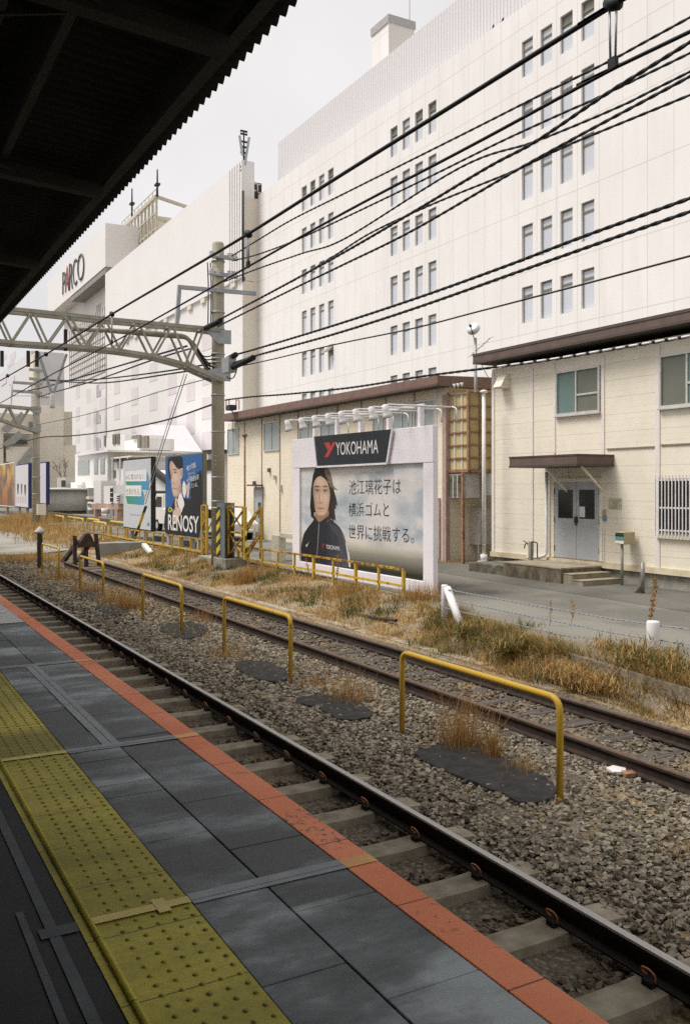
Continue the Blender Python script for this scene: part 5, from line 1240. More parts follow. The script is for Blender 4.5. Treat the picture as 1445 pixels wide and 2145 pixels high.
# ---------------------------------------------------------------- wires
def wire_pts(pts, X, n=6):
    w_ = [onX(p[0], p[1], X + (p[2] if len(p) > 2 else 0)) for p in pts]
    a = w_[0]; b_ = w_[1]; w_ = [a + (a - b_).normalized() * 9] + w_ if pts[0][0] > 1440 else w_
    return smooth_line(w_, n)
def wire(label, pts, X, r, twist=False, m_=None, n=8, group='cables and wires strung along the tracks'):
    p = wire_pts(pts, X, n); b = MB()
    if not twist: b.tube(p, r, 6)
    else:
        # two strands laid round each other
        L = [0]
        for a, c in zip(p, p[1:]): L.append(L[-1] + (c - a).length)
        step = .07; N = int(L[-1] / step); j = 0; mid = []
        for i in range(N + 1):
            s = L[-1] * i / N
            while j < len(L) - 2 and L[j+1] < s: j += 1
            t = (s - L[j]) / max(L[j+1] - L[j], 1e-6); mid.append(p[j].lerp(p[j+1], t))
        for ph in (0, math.pi):
            pp = []
            for i, c in enumerate(mid):
                g = 2 * math.pi * (i * step) / .45 + ph; pp.append(c + Vector((math.cos(g), 0, math.sin(g))) * r * .36)
            b.tube(pp, r * .78, 5)
    return tag(b.build('cable' if twist else 'wire', m_ or M_RUB), label, 'cable', group)
XW1 = 3.6
w1 = wire('thick straight catenary wire crossing the top right with round balances', [(1445,-88),(1300,0),(1010,182),(722,362),(520,490),(380,573),(235,658),(97,742),(0,798)], XW1, .017)
w2 = wire('straight contact wire hung below the thick catenary wire', [(1445,66),(1287,142),(1000,298),(722,445),(520,558.5),(380,638),(232,720),(110,784),(0,845)], XW1, .012)
for px, y0_, y1_, lab in ((1283,8,140,'nearest double hanger rod with dark clamp joining catenary and contact wire at top right'),(520,490,558,'middle double hanger rod joining catenary and contact wire by the pole top'),(235,658,719,'faint far hanger rod joining catenary and contact wire over the gantry')):
    a, c = onX(px,y0_,XW1), onX(px,y1_,XW1)
    t = thing('hanger', lab, 'wire hanger', c)
    for d in (-.026, .026): MB().tube([a+Vector((0,d,0)), c+Vector((0,d*.7,.05))], .007, 5).build('rod', M_GALV, t)
    MB().lathe(a, [(.0,-.06),(.03,-.05),(.04,0),(.03,.05),(0,.06)], 10, axis=(0,1,.55)).build('balance', M_RUB, t)
    MB().box(c.x-.012,c.x+.012,c.y-.028,c.y+.028,c.z-.012,c.z+.05).build('clamp', M_RUB, t)
for px, py, lab in ((97,742,'dark round balance on the catenary wire above the far pole'),(17,787,'leftmost dark round balance on the catenary wire')):
    tag(MB().lathe(onX(px,py,XW1), [(.0,-.06),(.035,-.05),(.045,0),(.035,.05),(0,.06)], 10, axis=(0,1,.5)).build('balance', M_RUB), lab, 'wire balance')
K = 10.0
wire('uppermost twisted cable running from the pole top to the upper right', [(1445,36),(1282,125),(1130,200),(972,280),(722,405),(612,460),(545,500),(486,536)], K, .021, True)
wire('twisted cable just under the contact wire ending on the upper cross arm', [(1445,111),(1262,200),(1172,240),(1042,300),(880,380),(722,456),(620,503),(540,533),(488,546)], K, .021, True)
wire('twisted cable sagging to the second cross arm of the pole', [(1445,150),(1300,222),(1122,296),(962,352),(722,500),(632,531),(540,563),(470,590)], K, .021, True)
wire('thick twisted cable crossing the others down to the gantry plate', [(1445,88),(1272,195),(1122,296),(1022,350),(872,440),(722,528),(580,606),(456,672),(428,692)], K-.2, .029, True)
wire('twisted cable below the thick crossing one reaching the gantry plate', [(1445,160),(1202,290),(1072,362),(860,485),(722,553),(639,593),(540,642),(456,684)], K-.25, .025, True)
wire('slack twisted cable joining the crossing bundle at mid span', [(1445,199),(1247,280),(1172,312),(1072,360),(912,425),(780,486),(700,536),(612,590)], K, .021, True)
wire('upper of two parallel twisted cables ending in a dark sleeve', [(1445,415),(1222,495),(1052,560),(860,629),(680,688),(533,732),(490,744),(470,752)], K, .029, True)
wire('lower of two parallel twisted cables ending in a dark sleeve', [(1445,443),(1280,500),(1122,556),(860,649),(690,703),(529.5,747),(470,768)], K, .029, True)
wire('thin grey wire under the two parallel cables', [(1445,536),(1200,601),(1000,653),(860,689),(700,722),(560,755),(493,769)], K, .016, False, M_DARK2)
lowc = wire('low twisted cable passing the brown roofs to the pole', [(1445,704),(1160,752),(1036,769),(880,789),(735,812),(600,826),(530,831),(472,838)], K, .024, True)
for k in range(15):
    x0 = 1042 + k * 27.5; f_ = lambda x: 769 - (x-1036)*.137 if x < 1160 else 752 - (x-1160)*.1684
    MB().tube([onX(x0, f_(x0)-.6, K-.025), onX(x0+19, f_(x0+19)-.6, K-.025)], .017, 6).build('pale_wrap', M_WHITE, lowc)
wire('thin low wire continuing left from the near pole to the far pole', [(443,848),(340,882),(232,903),(150,913),(90,916),(40,928),(0,940)], K, .03)
wire('faint thin wire high between the two concrete poles', [(440,792),(330,822),(190,866),(98,886),(78,890)], K, .015, False, M_DARK2)
wire('upper left twisted cable from the gantry beam to the far pole', [(392,725),(289,755),(180,787),(90,812),(60,818)], K-.3, .035, True)
wire('second left twisted cable from the gantry beam to the far pole', [(400,730),(312,757),(200,797),(113,822),(80,832)], K-.3, .03, True)
wire('left cable sagging flat from the pole to the far cross arm', [(440,762),(359,776),(232,792),(150,797),(92,795)], K, .03, True)
wire('lowest left cable sagging flat beside its twin', [(440,772),(377,780),(232,801),(160,801),(92,796)], K, .03, True)
for (a, c, lab) in (((272,858),(494,743),0),):
    pass
for p0, p1, lab in (((470,757),(494,743),'upper dark insulating sleeve on the right side of the pole'),((489,769),(531,749),'lower dark insulating sleeve right of the pole'),((424,691),(462,672),'dark insulating sleeve lying on the gantry plate')):
    tag(MB().tube([onX(*p0,K-.22 if p0[0] < 430 else K), onX(*p1,K-.22 if p0[0] < 430 else K)], .085, 10).build('cable_sleeve', M_RUB), lab, 'cable sleeve')
wire('pale stay wire slanting behind the signs to the gantry', [(305,1056),(345,925),(392,783)], 10.9, .018, False, M_GALV); wire('second pale stay wire beside the slanting one', [(300,1056),(340,925),(386,783)], 10.9, .014, False, M_GALV)
A, B = onX(281.5,1131,10.75), onX(306,1061,10.75)
tag(MB().tube([A, B], .06, 10).build('stay_guard', M_HAZ), 'slanted black and yellow guard tube in front of the pale sign', 'guard tube')
b = MB(); p = onX(481, 764, K); 
t = thing('junction_box', 'small grey junction box with looped wire on the pole below the sleeves', 'junction box', p)
MB().box(p.x-.15,p.x+.1,YX(489,K),YX(474,K),p.z-.25,p.z+.2).build('body', M_GALV, t, bevel=.01)
MB().tube(smooth_line([onX(489,768,K),onX(496,772,K),onX(490,790,K),onX(480,793,K),onX(476,788,K)], 6), .018, 6).build('loop', M_DARK2, t)
# ================================================================ hoop rails between the tracks
M_HOOP = rusty('mustard_hoop_paint', (.58,.36,.04), (.16,.075,.03), .62, 6, .45)
hoops = [((842,1368,1549),(1172,1461,1703),'nearest'), ((470,1252,1381),(609,1291,1437),'second'), ((300,1203,1300),(381,1227,1334),'third'), ((168,1163,1235),(217,1181,1258),'fourth'), ((89,1139,1197),(124,1149,1216),'farthest')]
HOOPX = 5.46
hl = ['yellow hoop rail nearest the camera, long with a kinked rusty leg', 'yellow hoop rail second along the gravel, over two dark pads', 'yellow hoop rail third along the gravel beside one dark pad', 'small yellow hoop rail just before the buffer stop', 'farthest yellow hoop rail beside the dark marker post']
for ((xa,ta,ba),(xb,tb,bb_),_), lab in zip(hoops, hl):
    A, B = onX(xa,ba,HOOPX), onX(xb,bb_,HOOPX); zt = (onX(xa,ta,HOOPX).z + onX(xb,tb,HOOPX).z)/2
    zg = gz(HOOPX, A.y) - .1
    t = thing('hoop_rail', lab, 'hoop rail', (HOOPX,(A.y+B.y)/2,zg), 'yellow hoop rails on the gravel between the tracks')
    kink = .03 if _ == 'nearest' else 0
    path = bent([(HOOPX,A.y,zg),(HOOPX,A.y,zt),(HOOPX,B.y,zt),(HOOPX,B.y,zg)], .13)
    MB().tube(path, .031, 10).build('tube', M_HOOP, t)
    MB().cyl((HOOPX,B.y,zg),(HOOPX,B.y,zg+.2),.034,n=10).build('rusty_foot', rusty('rusty_foot', (.3,.15,.05), (.1,.045,.02), .42, 12), t)
# bitumen pads on the gravel
M_PAD = mat('bitumen_pad', (.042,.04,.038), (.02,.019,.018), 7, .95, bump=1.0, bscale=70)
pads = [([(868,1578),(905,1560),(990,1545),(1060,1590),(1140,1625),(1166,1650),(1150,1676),(1085,1676),(1015,1645),(940,1615)],'large black pad under the nearest hoop rail'),
        ([(622,1465),(660,1455),(720,1460),(778,1490),(760,1505),(715,1507),(670,1485)],'black pad between the nearest two hoop rails'),
        ([(492,1390),(540,1384),(590,1398),(606,1415),(580,1427),(530,1418)],'black pad under the second hoop rail'),
        ([(334,1317),(370,1303),(415,1306),(438,1320),(400,1337),(360,1330)],'black pad at the foot of the third hoop rail'),
        ([(198,1272),(240,1265),(272,1276),(255,1286),(225,1285)],'flat dark pad with straight edge before the third hoop rail'),
        ([(160,1240),(195,1234),(212,1250),(190,1256)],'small dark pad by the fourth hoop rail'),
        ([(10,1166),(40,1164),(50,1174),(22,1178)],'farthest dark pad in the gravel at the left')]
for pts, lab in pads:
    q = [onZ(a, b_, -.165) for a, b_ in smooth_line([Vector((x,y,0)) for x, y in pts], 3, True) for a, b_ in [(a.x, a.y)]] if False else [onZ(v.x + R.uniform(-1,1)*.006*(v.y-1021), v.y + R.uniform(-1,1)*.005*(v.y-1021), -.152) for v in smooth_line([Vector((x,y,0)) for x, y in pts], 4, True)]
    tag(MB().prism(q, (0,0,-.12)).build('bitumen_pad', M_PAD, bevel=.012), lab, 'pad', 'dark pads on the gravel')
# ---- yellow fence along the bank
def fence_line(label, pts, posts, botdz, name='yellow_fence'):
    """pts: photo pixels of the top rail on X; posts: pixels with the foot row"""
    X = 10.6; t = thing(name, label, 'fence', onX(posts[0][0], posts[0][1], X))
    w_ = [onX(px, py, X) for px, py in pts]; b = MB()
    for a, c in zip(w_, w_[1:]): b.bar(a, c, .05)
    b.build('top_rail', M_YELR, t); b = MB()
    for a, c in zip(w_, w_[1:]): b.bar(a+Vector((0,0,-botdz)), c+Vector((0,0,-botdz)), .05)
    b.build('bottom_rail', M_YEL, t)
    for px, py, q_ in posts:
        y = YX(px, X); zt = None
        for a, c in zip(w_, w_[1:]):
            if min(a.y,c.y)-.05 <= y <= max(a.y,c.y)+.05: k = (y-a.y)/(c.y-a.y); zt = a.z+(c.z-a.z)*k
        zt = zt if zt is not None else w_[-1].z
        MB().bar((X,y,gz(X-.5,y)-.1),(X,y,zt-.03), .065 if q_ else .05).build('post', M_YEL, t)
    return t
fence_line('yellow angle-iron fence along the grassy bank in front of the white billboard', [(473,1140),(570,1154),(655,1165),(745,1178),(846,1193.5)], [(475,1200,0),(500,1200,0),(521,1205,0),(550,1210,0),(582,1215,0),(617,1225,0),(657,1230,1),(698,1240,0),(745,1250,1),(793,1255,0),(845,1262,1)], .36)
fence_line('yellow fence below the blue poster board and pale sign', [(221,1100),(272,1109),(345,1119),(425,1130)], [(217,1140,1),(232,1140,0),(247,1140,0),(267,1145,1),(292,1150,0),(307,1150,0),(322,1155,0),(342,1160,1),(361,1165,0),(377,1168,1),(400,1170,0),(424,1170,0)], .42)
# ---- small yellow hoops by the far path
for i, (xa,ta,xb,tb,bo,X,lab) in enumerate(((114,1079,134,1083,1118,12.2,'leftmost low yellow hoop by the far path'),(142,1081,175,1089,1120,12.0,'low yellow hoop with a middle bar left of the stand'),(184,1085,208,1091,1124,11.8,'low yellow hoop before the left leg of the pinkish stand'),(197,1090,223,1099,1132,11.3,'low yellow hoop overlapping its neighbour by the stand'),(232,1091,264,1097,1130,11.6,'low yellow hoop right under the pale sign'))):
    A, B = onX(xa,ta,X), onX(xb,tb,X); zt = (A.z+B.z)/2; zb = onX(xa,bo,X).z
    t = thing('low_hoop', lab, 'hoop rail', (X,A.y,zb), 'low yellow hoops by the far path')
    MB().tube(bent([(X,A.y,zb-.3),(X,A.y,zt),(X,B.y,zt),(X,B.y,zb-.3)], .2), .06, 8).build('tube', M_YEL, t)
    if i == 1: MB().tube([(X,(A.y+B.y)/2,zb-.2),(X,(A.y+B.y)/2,zt)], .05, 8).build('middle_bar', M_YEL, t)
# ---- buffer stop at the end of the siding
Yb_ = YX(172, 7.2); bs = thing('buffer_stop', 'dark rusty buffer stop of old rails with a heavy timber beam', 'buffer stop', (7.19, Yb_, -.2))
M_OLDST = rusty('old_dark_steel', (.06,.045,.04), (.11,.06,.04), .5, 6, .85)
z1 = onY(180, 1117, Yb_).z; z0 = onY(180, 1146, Yb_).z; xa, xb = onY(161, 1120, Yb_).x, onY(200, 1120, Yb_).x
MB().prism([(xa-.05,Yb_-.2,z0),(xb+.0,Yb_-.2,z0),(xb-.22,Yb_-.2,z1),(xa+.28,Yb_-.2,z1)], (0,.4,0)).build('beam', M_OLDST, bs)
for p0, p1 in (((157,1122),(157,1178)),((201,1118),(208,1180)),((181,1145),(181,1170))):
    a, c = onY(*p0,Yb_), onY(*p1,Yb_); c.z = -.2; MB().bar(a, (c.x,Yb_-.05,-.25), .12, .14).build('post', M_OLDST, bs)
for x in (xa+.05, xb-.1): MB().bar((x,Yb_+.1,z0+.2),(x-.1,Yb_+2.0,-.2), .12).build('strut', M_OLDST, bs)
MB().bar(onY(162,1140,Yb_), onZ(131,1178,-.2), .13).build('side_strut', M_OLDST, bs)
# ---- dark marker post with a pale cap
p = onZ(84, 1194, -.22); mp_ = thing('marker_post', 'dark square marker post with a pale pointed cap by the farthest hoop', 'marker post', p)
zt = onX(84, 1118, p.x).z; MB().box(p.x-.08,p.x+.08,p.y-.08,p.y+.08,p.z-.1,zt).build('post', M_DARK, mp_, bevel=.01)
MB().lathe((p.x,p.y,zt), [(.05,-.02),(.19,.04),(.2,.07),(.0,.26)], 4).build('cap', mat('pale_cap', (.6,.58,.52), (.5,.48,.42), 4), mp_); MB().box(p.x-.3,p.x+.3,p.y-.25,p.y+.2,p.z,p.z+.07).build('foot', M_DARK, mp_)
# concrete beam by the buffer stop and a leaning white brace
Yc = YX(250, 9.4); a, c = onY(205,1138,Yc), onY(300,1160,Yc)
tag(MB().box(a.x,c.x,Yc,Yc+.4,c.z-.3,a.z).build('concrete_beam', mat('blue_grey_concrete', (.36,.37,.36), (.27,.27,.25), 2, .85), bevel=.02), 'long blue-grey concrete beam right of the buffer stop', 'concrete beam')
tag(MB().bar(onX(302,1141,10.0), onX(318,1160,10.0), .18, .14).build('leaning_block', M_WHITE, bevel=.02), 'white leaning block at the end of the concrete beam', 'block')
# ================================================================ rope fence at the road edge
def ropepost(label, px, base, top, r, X):
    p = onX(px, base, X); zt = onX(px, top, X).z
    t = thing('rope_fence_post', label, 'fence post', p, 'white posts of the rope fence')
    MB().lathe((p.x,p.y,0), [(r,p.z-.25),(r,zt-.02),(r*.9,zt),(0,zt+.005)], 16).build('post', rusty('white_post_paint', (.80,.78,.77), (.5,.36,.26), .68, 7, .5), t); return t, p, zt
X1, X2 = 9.45, 10.05
ta, pa, za = ropepost('white fence post with a slanted brace at the left rope end', 931, 1296, 1225, .062, X1)
q0 = Vector((pa.x+.02, pa.y-.05, za-.06)); q1 = onX(968, 1306, 9.35); MB().tube([q0, q1+Vector((0,0,-.1))], .07, 12).build('brace', M_WHITE, ta)
tb_, pb, zb = ropepost('thick white fence post in the weeds at right', 1367, 1372, 1301, .092, X2)
M_ROPE = mat('blue_grey_wire_rope', (.30,.33,.35), (.2,.22,.24), 60, .5, .3)
for i in range(3):
    A = pa + Vector((-.04,-.06,0)); A.z = za - .07 - .17 * i
    B = pb.copy(); B.z = zb - .06 - .21 * i if i else zb - .06; C_ = pb + (pb - pa).normalized() * 5; C_.z = B.z - .02; C_.x += .5
    B.x += .06; pts = [A, A.lerp(B,.33)+Vector((0,0,-.015)), A.lerp(B,.66)+Vector((0,0,-.015)), B, C_]
    mid = smooth_line(pts, 40); b = MB(); s = 0; prev = mid[0]; P1 = []; P2 = []
    for c in mid:
        s += (c-prev).length; prev = c; g = s/.09*2*math.pi*.5; d = Vector((math.cos(g),0,math.sin(g)))*.006; P1.append(c+d); P2.append(c-d)
    b.tube(P1, .0065, 5).tube(P2, .0065, 5); b.tube([A.lerp(B,.04),A.lerp(B,.055)], .018, 8)
    tag(b.build('wire_rope', M_ROPE), ('top','middle','lowest')[i] + ' blue-grey wire rope of the road fence', 'wire rope', 'wire ropes of the road fence')
# white rail by the shed, pale post behind the fence
p0 = onX(521, 1092, 15.3); t = thing('white_guard_rail', 'white bent tube guard rail by the shed door', 'guard rail', p0)
MB().tube(bent([onX(505,1092,15.3),onX(533,1093,15.3),onX(533,1128,15.3)],.15), .04, 8).tube([onX(505,1110,15.3),onX(533,1111,15.3)], .03, 8).build('tube', M_WHITE, t); MB().box(p0.x-.4,p0.x+.4,YX(537,15.3)-.3,YX(528,15.3)+.2,ZR,ZR+.05).build('foot', M_CONC, t)
t = thing('cream_post', 'cream square post with side arm left of the white billboard', 'post', onX(577, 1185, 11.9))
MB().box(11.9,12.15,YX(584,11.9),YX(569,11.9),ZR-.2,ZX(577,1121,11.9)).box(11.95,12.1,YX(612,11.95),YX(584.5,11.95),ZX(600,1128,11.9),ZX(600,1118,11.9)).build('post', M_CREAM, t, bevel=.01)
p0, p1 = onX(513,1062,11.6), onX(517,912,11.6); t = thing('thin_pole', 'thin rusty pipe pole with lamp knob left of the billboard', 'pole', p0)
MB().cyl((p0.x,p0.y,ZR),(p0.x,p0.y,p1.z),.035,n=8).lathe((p0.x,p0.y,p1.z),[(.0,-.06),(.09,-.03),(.09,.05),(0,.08)],8).build('pipe', M_RUSTY, t)
# litter and tubes
p = onZ(1288, 1617, -.17); tag(MB().prism([p+Vector(v) for v in ((-.09,-.06,0),(.02,-.12,.0),(.11,-.03,.0),(.06,.09,0),(-.05,.07,0))], (0,0,.035)).build('litter', M_WHITE, bevel=.006), 'crumpled white litter on the gravel by the rusty rail', 'litter')
p = onZ(1312, 1625, -.17); tag(MB().prism([p+Vector(v) for v in ((-.06,-.05,0),(.05,-.07,0),(.09,.02,.0),(-.02,.06,0))], (0,0,.04)).build('scrap', M_RUSTY, bevel=.006), 'rusty brown scrap beside the white litter', 'scrap')
hs2 = [onX(675,1265,9.3), onX(700,1275,9.25), onX(740,1285,9.2), onX(780,1293,9.15), onX(830,1300,9.1)]
tag(MB().tube(smooth_line(hs2, 6), .03, 6).build('hose', M_DARK2), 'dark hose lying in the grass below the yellow fence', 'hose')
tag(MB().tube(smooth_line([onX(442,1200,9.75),onX(447,1212,9.7),onX(456,1219,9.6),onX(468,1220,9.5),onX(480,1218,9.5)], 6), .028, 6).build('cable_loop', M_GALV), 'grey cable loop at the foot of the near pole', 'cable')
# ================================================================ parked vehicles glimpsed between the boards
M_CARW = mat('white_car_paint', (.80,.79,.77), (.74,.73,.71), 1, .25, spec=.5)
m = Mt('tyre', .85); m.color((.018,.018,.018)); M_TYRE = m.mat
def vehicle(name, label, cat, x, y, prof, wid, wheels, glass):
    """side outline along +Y (nose to the left of the photo), extruded across X"""
    t = thing(name, label, cat, (x+wid/2, y, ZR))
    MB().prism([(x, y+a, ZR+b_) for a, b_ in prof], (wid,0,0)).build('body', M_CARW, t, bevel=.05)
    for pts in glass: MB().prism([(x-.012, y+a, ZR+b_) for a, b_ in pts], (.01,0,0)).build('window', M_GLASS, t)
    for a in wheels:
        for xx in (x-.02, x+wid-.2):
            w_ = MB().cyl((xx,y+a,ZR+.32),(xx+.22,y+a,ZR+.32),.32,n=20).build('wheel', M_TYRE, t); MB().cyl((xx-.01,y+a,ZR+.32),(xx+.0,y+a,ZR+.32),.19,n=16).build('rim', M_ALU, w_)
    return t
yt = YX(316, 14.5)
tv = vehicle('parked_truck', 'small white truck parked between the pale sign and the blue poster', 'truck', 14.5, yt-6.6, [(0,.5),(0,1.25),(4.4,1.25),(4.4,2.0),(5.6,2.0),(6.15,1.35),(6.6,1.15),(6.6,.4)], 1.7, (1.0,5.4), [[(4.6,1.3),(4.6,1.85),(5.45,1.85),(5.9,1.3)]])
ft = MB().add([(14.6,yt-.98,ZR+1.95),(16.1,yt-.98,ZR+1.95),(16.1,yt-.42,ZR+1.38),(14.6,yt-.42,ZR+1.38)], [(0,1,2,3)]).build('windscreen', M_GLASS, tv)
for dx in (.15, 1.35): MB().box(14.5+dx,14.5+dx+.22,yt-.0,yt+.02,ZR+.75,ZR+.95).build('headlight', M_ALU, tv)
yc = YX(449, 14.2)
vehicle('parked_car', 'white parked car half hidden between blue poster and concrete pole', 'car', 14.2, yc-1.0, [(-.2,.35),(-.25,.75),(.3,.95),(.9,1.4),(2.6,1.45),(3.4,1.0),(4.0,.85),(4.0,.35)], 1.6, (.75,3.2), [[(.5,.95),(1.0,1.33),(1.8,1.36),(1.8,.97)],[(1.86,.97),(1.86,1.36),(2.5,1.36),(3.1,1.0)]])
# gabled shed end and low wall behind them
X = 18; b = MB().prism([onX(300,1010,X),onX(318,985,X),onX(352,1012,X),onX(352,1068,X),onX(300,1068,X)], (3,0,0))
t = thing('garage', 'pale garage with sloped dark roof edge behind the parked truck', 'garage', onX(330,1068,X)); b.build('wall', M_LOW, t)
MB().bar(onX(317,981,X-.2), onX(356,1011,X-.2), .35).build('roof_edge', M_DARK2, t); MB().box(X-.1,X-.01,YX(349,X),YX(318,X),ZX(330,1040,X),ZX(330,1028,X)).build('opening', M_DARK, t)
X = 17; t = thing('grey_shed', 'white and dark striped shed wall seen right of the blue poster', 'shed', onX(435,1060,X))
bx_(X, 424, 447, 945, 1075, 3, M_LOW, 'wall', t); bx_(X-.1, 424, 447, 962, 985, .09, M_DARK2, 'opening', t); bx_(X-.3, 424, 447, 941, 948, 3, M_DARK2, 'roof_edge', t)
wq = MB().box(11.9,12.1,YX(428,11.9),YX(322,11.9),ZR-.3,ZX(380,1131,11.9))
tag(wq.build('block_wall', M_CONC), 'low grey block wall behind the yellow fence under the poster', 'wall')
# ================================================================ stones and plants
def mesh_np(name, v, f3, mats, kind=None, parent=None, smooth=False):
    me = bpy.data.meshes.new(name); n = len(v); k = len(f3)
    me.vertices.add(n); me.vertices.foreach_set('co', v.astype('f').ravel())
    me.loops.add(k*3); me.loops.foreach_set('vertex_index', f3.astype('i').ravel())
    me.polygons.add(k); me.polygons.foreach_set('loop_start', np.arange(0, k*3, 3, dtype='i')); me.polygons.foreach_set('loop_total', np.full(k, 3, 'i'))
    me.update(calc_edges=True); me.validate()
    for mt in (mats if isinstance(mats, (list,tuple)) else [mats]): me.materials.append(mt)
    me.polygons.foreach_set('use_smooth', np.zeros(k, bool))
    o = bpy.data.objects.new(name, me); COL.objects.link(o)
    if parent: o.parent = parent
    if kind: o['kind'] = kind
    return o
ICO = np.array([(-1,-1,-1),(1,-1,-1),(1,1,-1),(-1,1,-1),(-1,-1,1),(1,-1,1),(1,1,1),(-1,1,1),(0,0,1.5),(1.45,0,0)]) * .62
ICF = np.array([(0,2,1),(0,3,2),(0,1,5),(0,5,4),(2,3,7),(2,7,6),(3,0,4),(3,4,7),(4,5,8),(5,6,8),(6,7,8),(7,4,8),(1,2,9),(2,6,9),(6,5,9),(5,1,9)])
def rot_rand(n):
    q = NR.normal(size=(n,4)); q /= np.linalg.norm(q, axis=1)[:,None]; w,x,y,z = q.T
    return np.stack([np.stack([1-2*(y*y+z*z),2*(x*y-z*w),2*(x*z+y*w)],1),np.stack([2*(x*y+z*w),1-2*(x*x+z*z),2*(y*z-x*w)],1),np.stack([2*(x*z-y*w),2*(y*z+x*w),1-2*(x*x+y*y)],1)],1)
def stones(pts, size, flat=.7):
    n = len(pts); d = ICO[None] + NR.uniform(-.38,.38,(n,10,3))
    d = d * NR.uniform(.5,1.25,(n,1,3)); d = np.einsum('nij,nkj->nki', rot_rand(n), d); d[:,:,2] *= flat
    v = pts[:,None,:] + d * size[:,None,None]; f = ICF[None] + (np.arange(n)*10)[:,None,None]
    return v.reshape(-1,3), f.reshape(-1,3)
m = Mt('crushed_stone', .92, 0, .15); i_ = m.island()
c = m.ramp(i_, [(.0,(.06,.047,.034)),(.22,(.145,.122,.09)),(.62,(.265,.232,.175)),(.9,(.38,.34,.265)),(1,(.28,.2,.12))])
c = m.mix(m.ramp(m.noise(40, 3), [(.3,0),(.7,1)]), m.mix(.35, c, (.05,.04,.03)), c)
# rust-brown dust between and beside the rails
xr = m.axis(0); du = m.math('MULTIPLY', m.math('LESS_THAN', m.math('ABSOLUTE', m.math('SUBTRACT', xr, 3.38)), .55), .5)
c = m.mix(du, c, (.07,.045,.03)); sd_ = m.math('MULTIPLY', m.math('LESS_THAN', m.math('ABSOLUTE', m.math('SUBTRACT', xr, 7.19)), .62), .4); c = m.mix(sd_, c, (.11,.08,.055))
m.color(c); M_STONE = m.mat
def scatter(n, x0, x1, y0, y1, power=1.0):
    y = y0 + (y1-y0) * NR.random(n) ** power; x = NR.uniform(x0, x1, n); return x, y
allv = []; allf = []; off = 0
def put(x, y, z, size):
    global off
    v, f = stones(np.stack([x,y,z],1), size); allv.append(v); allf.append(f + off); off += len(v)
# open bed between the tracks, denser near the camera
for n, x0, x1, y0, y1, s0, s1 in ((32000,4.0,6.62,1.5,9,.016,.036),(28000,4.0,6.62,9,18,.018,.042),(15000,4.0,6.62,18,36,.026,.06)):
    x, y = scatter(n, x0, x1, y0, y1); z = -.205 + NR.uniform(-.02,.035,n) + np.where(x < 4.5, -.03*(4.5-x)/.5, 0)
    put(x, y, z, NR.uniform(s0, s1, n) ** 1.0)
# in the four-foot of the main track and under the near rail, kept off the sleepers
n = 36000; x, y = scatter(n, 2.3, 4.35, 1.0, 20, 1.6); ph = np.abs(((y - y0 + .3875) % .775) - .3875); k = ph > .155
x, y = x[k], y[k]; put(x, y, -.235 + NR.uniform(-.03,.025,len(x)), NR.uniform(.015,.036,len(x)))
# siding
n = 26000; x, y = scatter(n, 6.1, 8.4, 5.5, 30, 1.3); ph = np.abs(((y - 2 + .3275) % .655) - .3275)
k = (ph > .10) | (NR.random(n) < .25); x, y = x[k], y[k]; put(x, y, -.185 + NR.uniform(-.03,.02,len(x)), NR.uniform(.014,.036,len(x)))
o = mesh_np('gravel', np.concatenate(allv), np.concatenate(allf), M_STONE, 'stuff')
# ---------------------------------------------------------------- dry grass and weeds
def blades(bx, by, bz, h, lean, wid, nseg=3, curl=.6):
    n = len(bx); a = NR.uniform(0, 2*np.pi, n); dx, dy = np.cos(a), np.sin(a); wa = a + np.pi/2 + NR.normal(0,.5,n); wx, wy = np.cos(wa), np.sin(wa)
    rows = []
    for i in range(nseg + 1):
        t = i / nseg; r = lean * h * t ** (1 + curl); z = h * (t - .35 * lean * t * t); w_ = wid * (1 - t) * .5
        cx, cy, cz = bx + dx*r, by + dy*r, bz + z
        if i < nseg: rows.append(np.stack([cx - wx*w_, cy - wy*w_, cz],1)); rows.append(np.stack([cx + wx*w_, cy + wy*w_, cz],1))
        else: rows.append(np.stack([cx, cy, cz],1))
    v = np.stack(rows, 1); m_ = v.shape[1]; f = []
    for i in range(nseg):
        p = 2*i
        if i < nseg - 1: f += [(p,p+1,p+3),(p,p+3,p+2)]
        else: f += [(p,p+1,p+2)]
    F = np.array(f)[None] + (np.arange(n)*m_)[:,None,None]
    return v.reshape(-1,3), F.reshape(-1,3)
def leafmat(name, stops, trans=.25):
    m = Mt(name, .75, 0, .15); c = m.ramp(m.island(), stops); c = m.mix(m.math('MULTIPLY', m.noise(2.5,3), .5), c, m.mix(.5, c, (.08,.05,.02))); m.color(c)
    tr = _n(m.t, 'ShaderNodeBsdfTranslucent'); m.link(c, tr.inputs['Color']); ms = _n(m.t, 'ShaderNodeMixShader'); ms.inputs[0].default_value = trans
    out = m.t.nodes['Material Output']; m.link(m.b.outputs[0], ms.inputs[1]); m.link(tr.outputs[0], ms.inputs[2]); m.link(ms.outputs[0], out.inputs[0]); return m.mat
M_STRAW = leafmat('dry_straw', [(0,(.22,.12,.035)),(.3,(.47,.30,.11)),(.75,(.64,.46,.21)),(1,(.45,.23,.06))])
M_RUSSET = leafmat('russet_straw', [(0,(.22,.105,.03)),(.5,(.46,.26,.085)),(1,(.55,.34,.13))])
M_WEED = leafmat('green_weed', [(0,(.035,.055,.015)),(.4,(.085,.115,.03)),(.75,(.16,.165,.05)),(1,(.26,.19,.08))], .3)
GV = []; GF = []; GO = 0
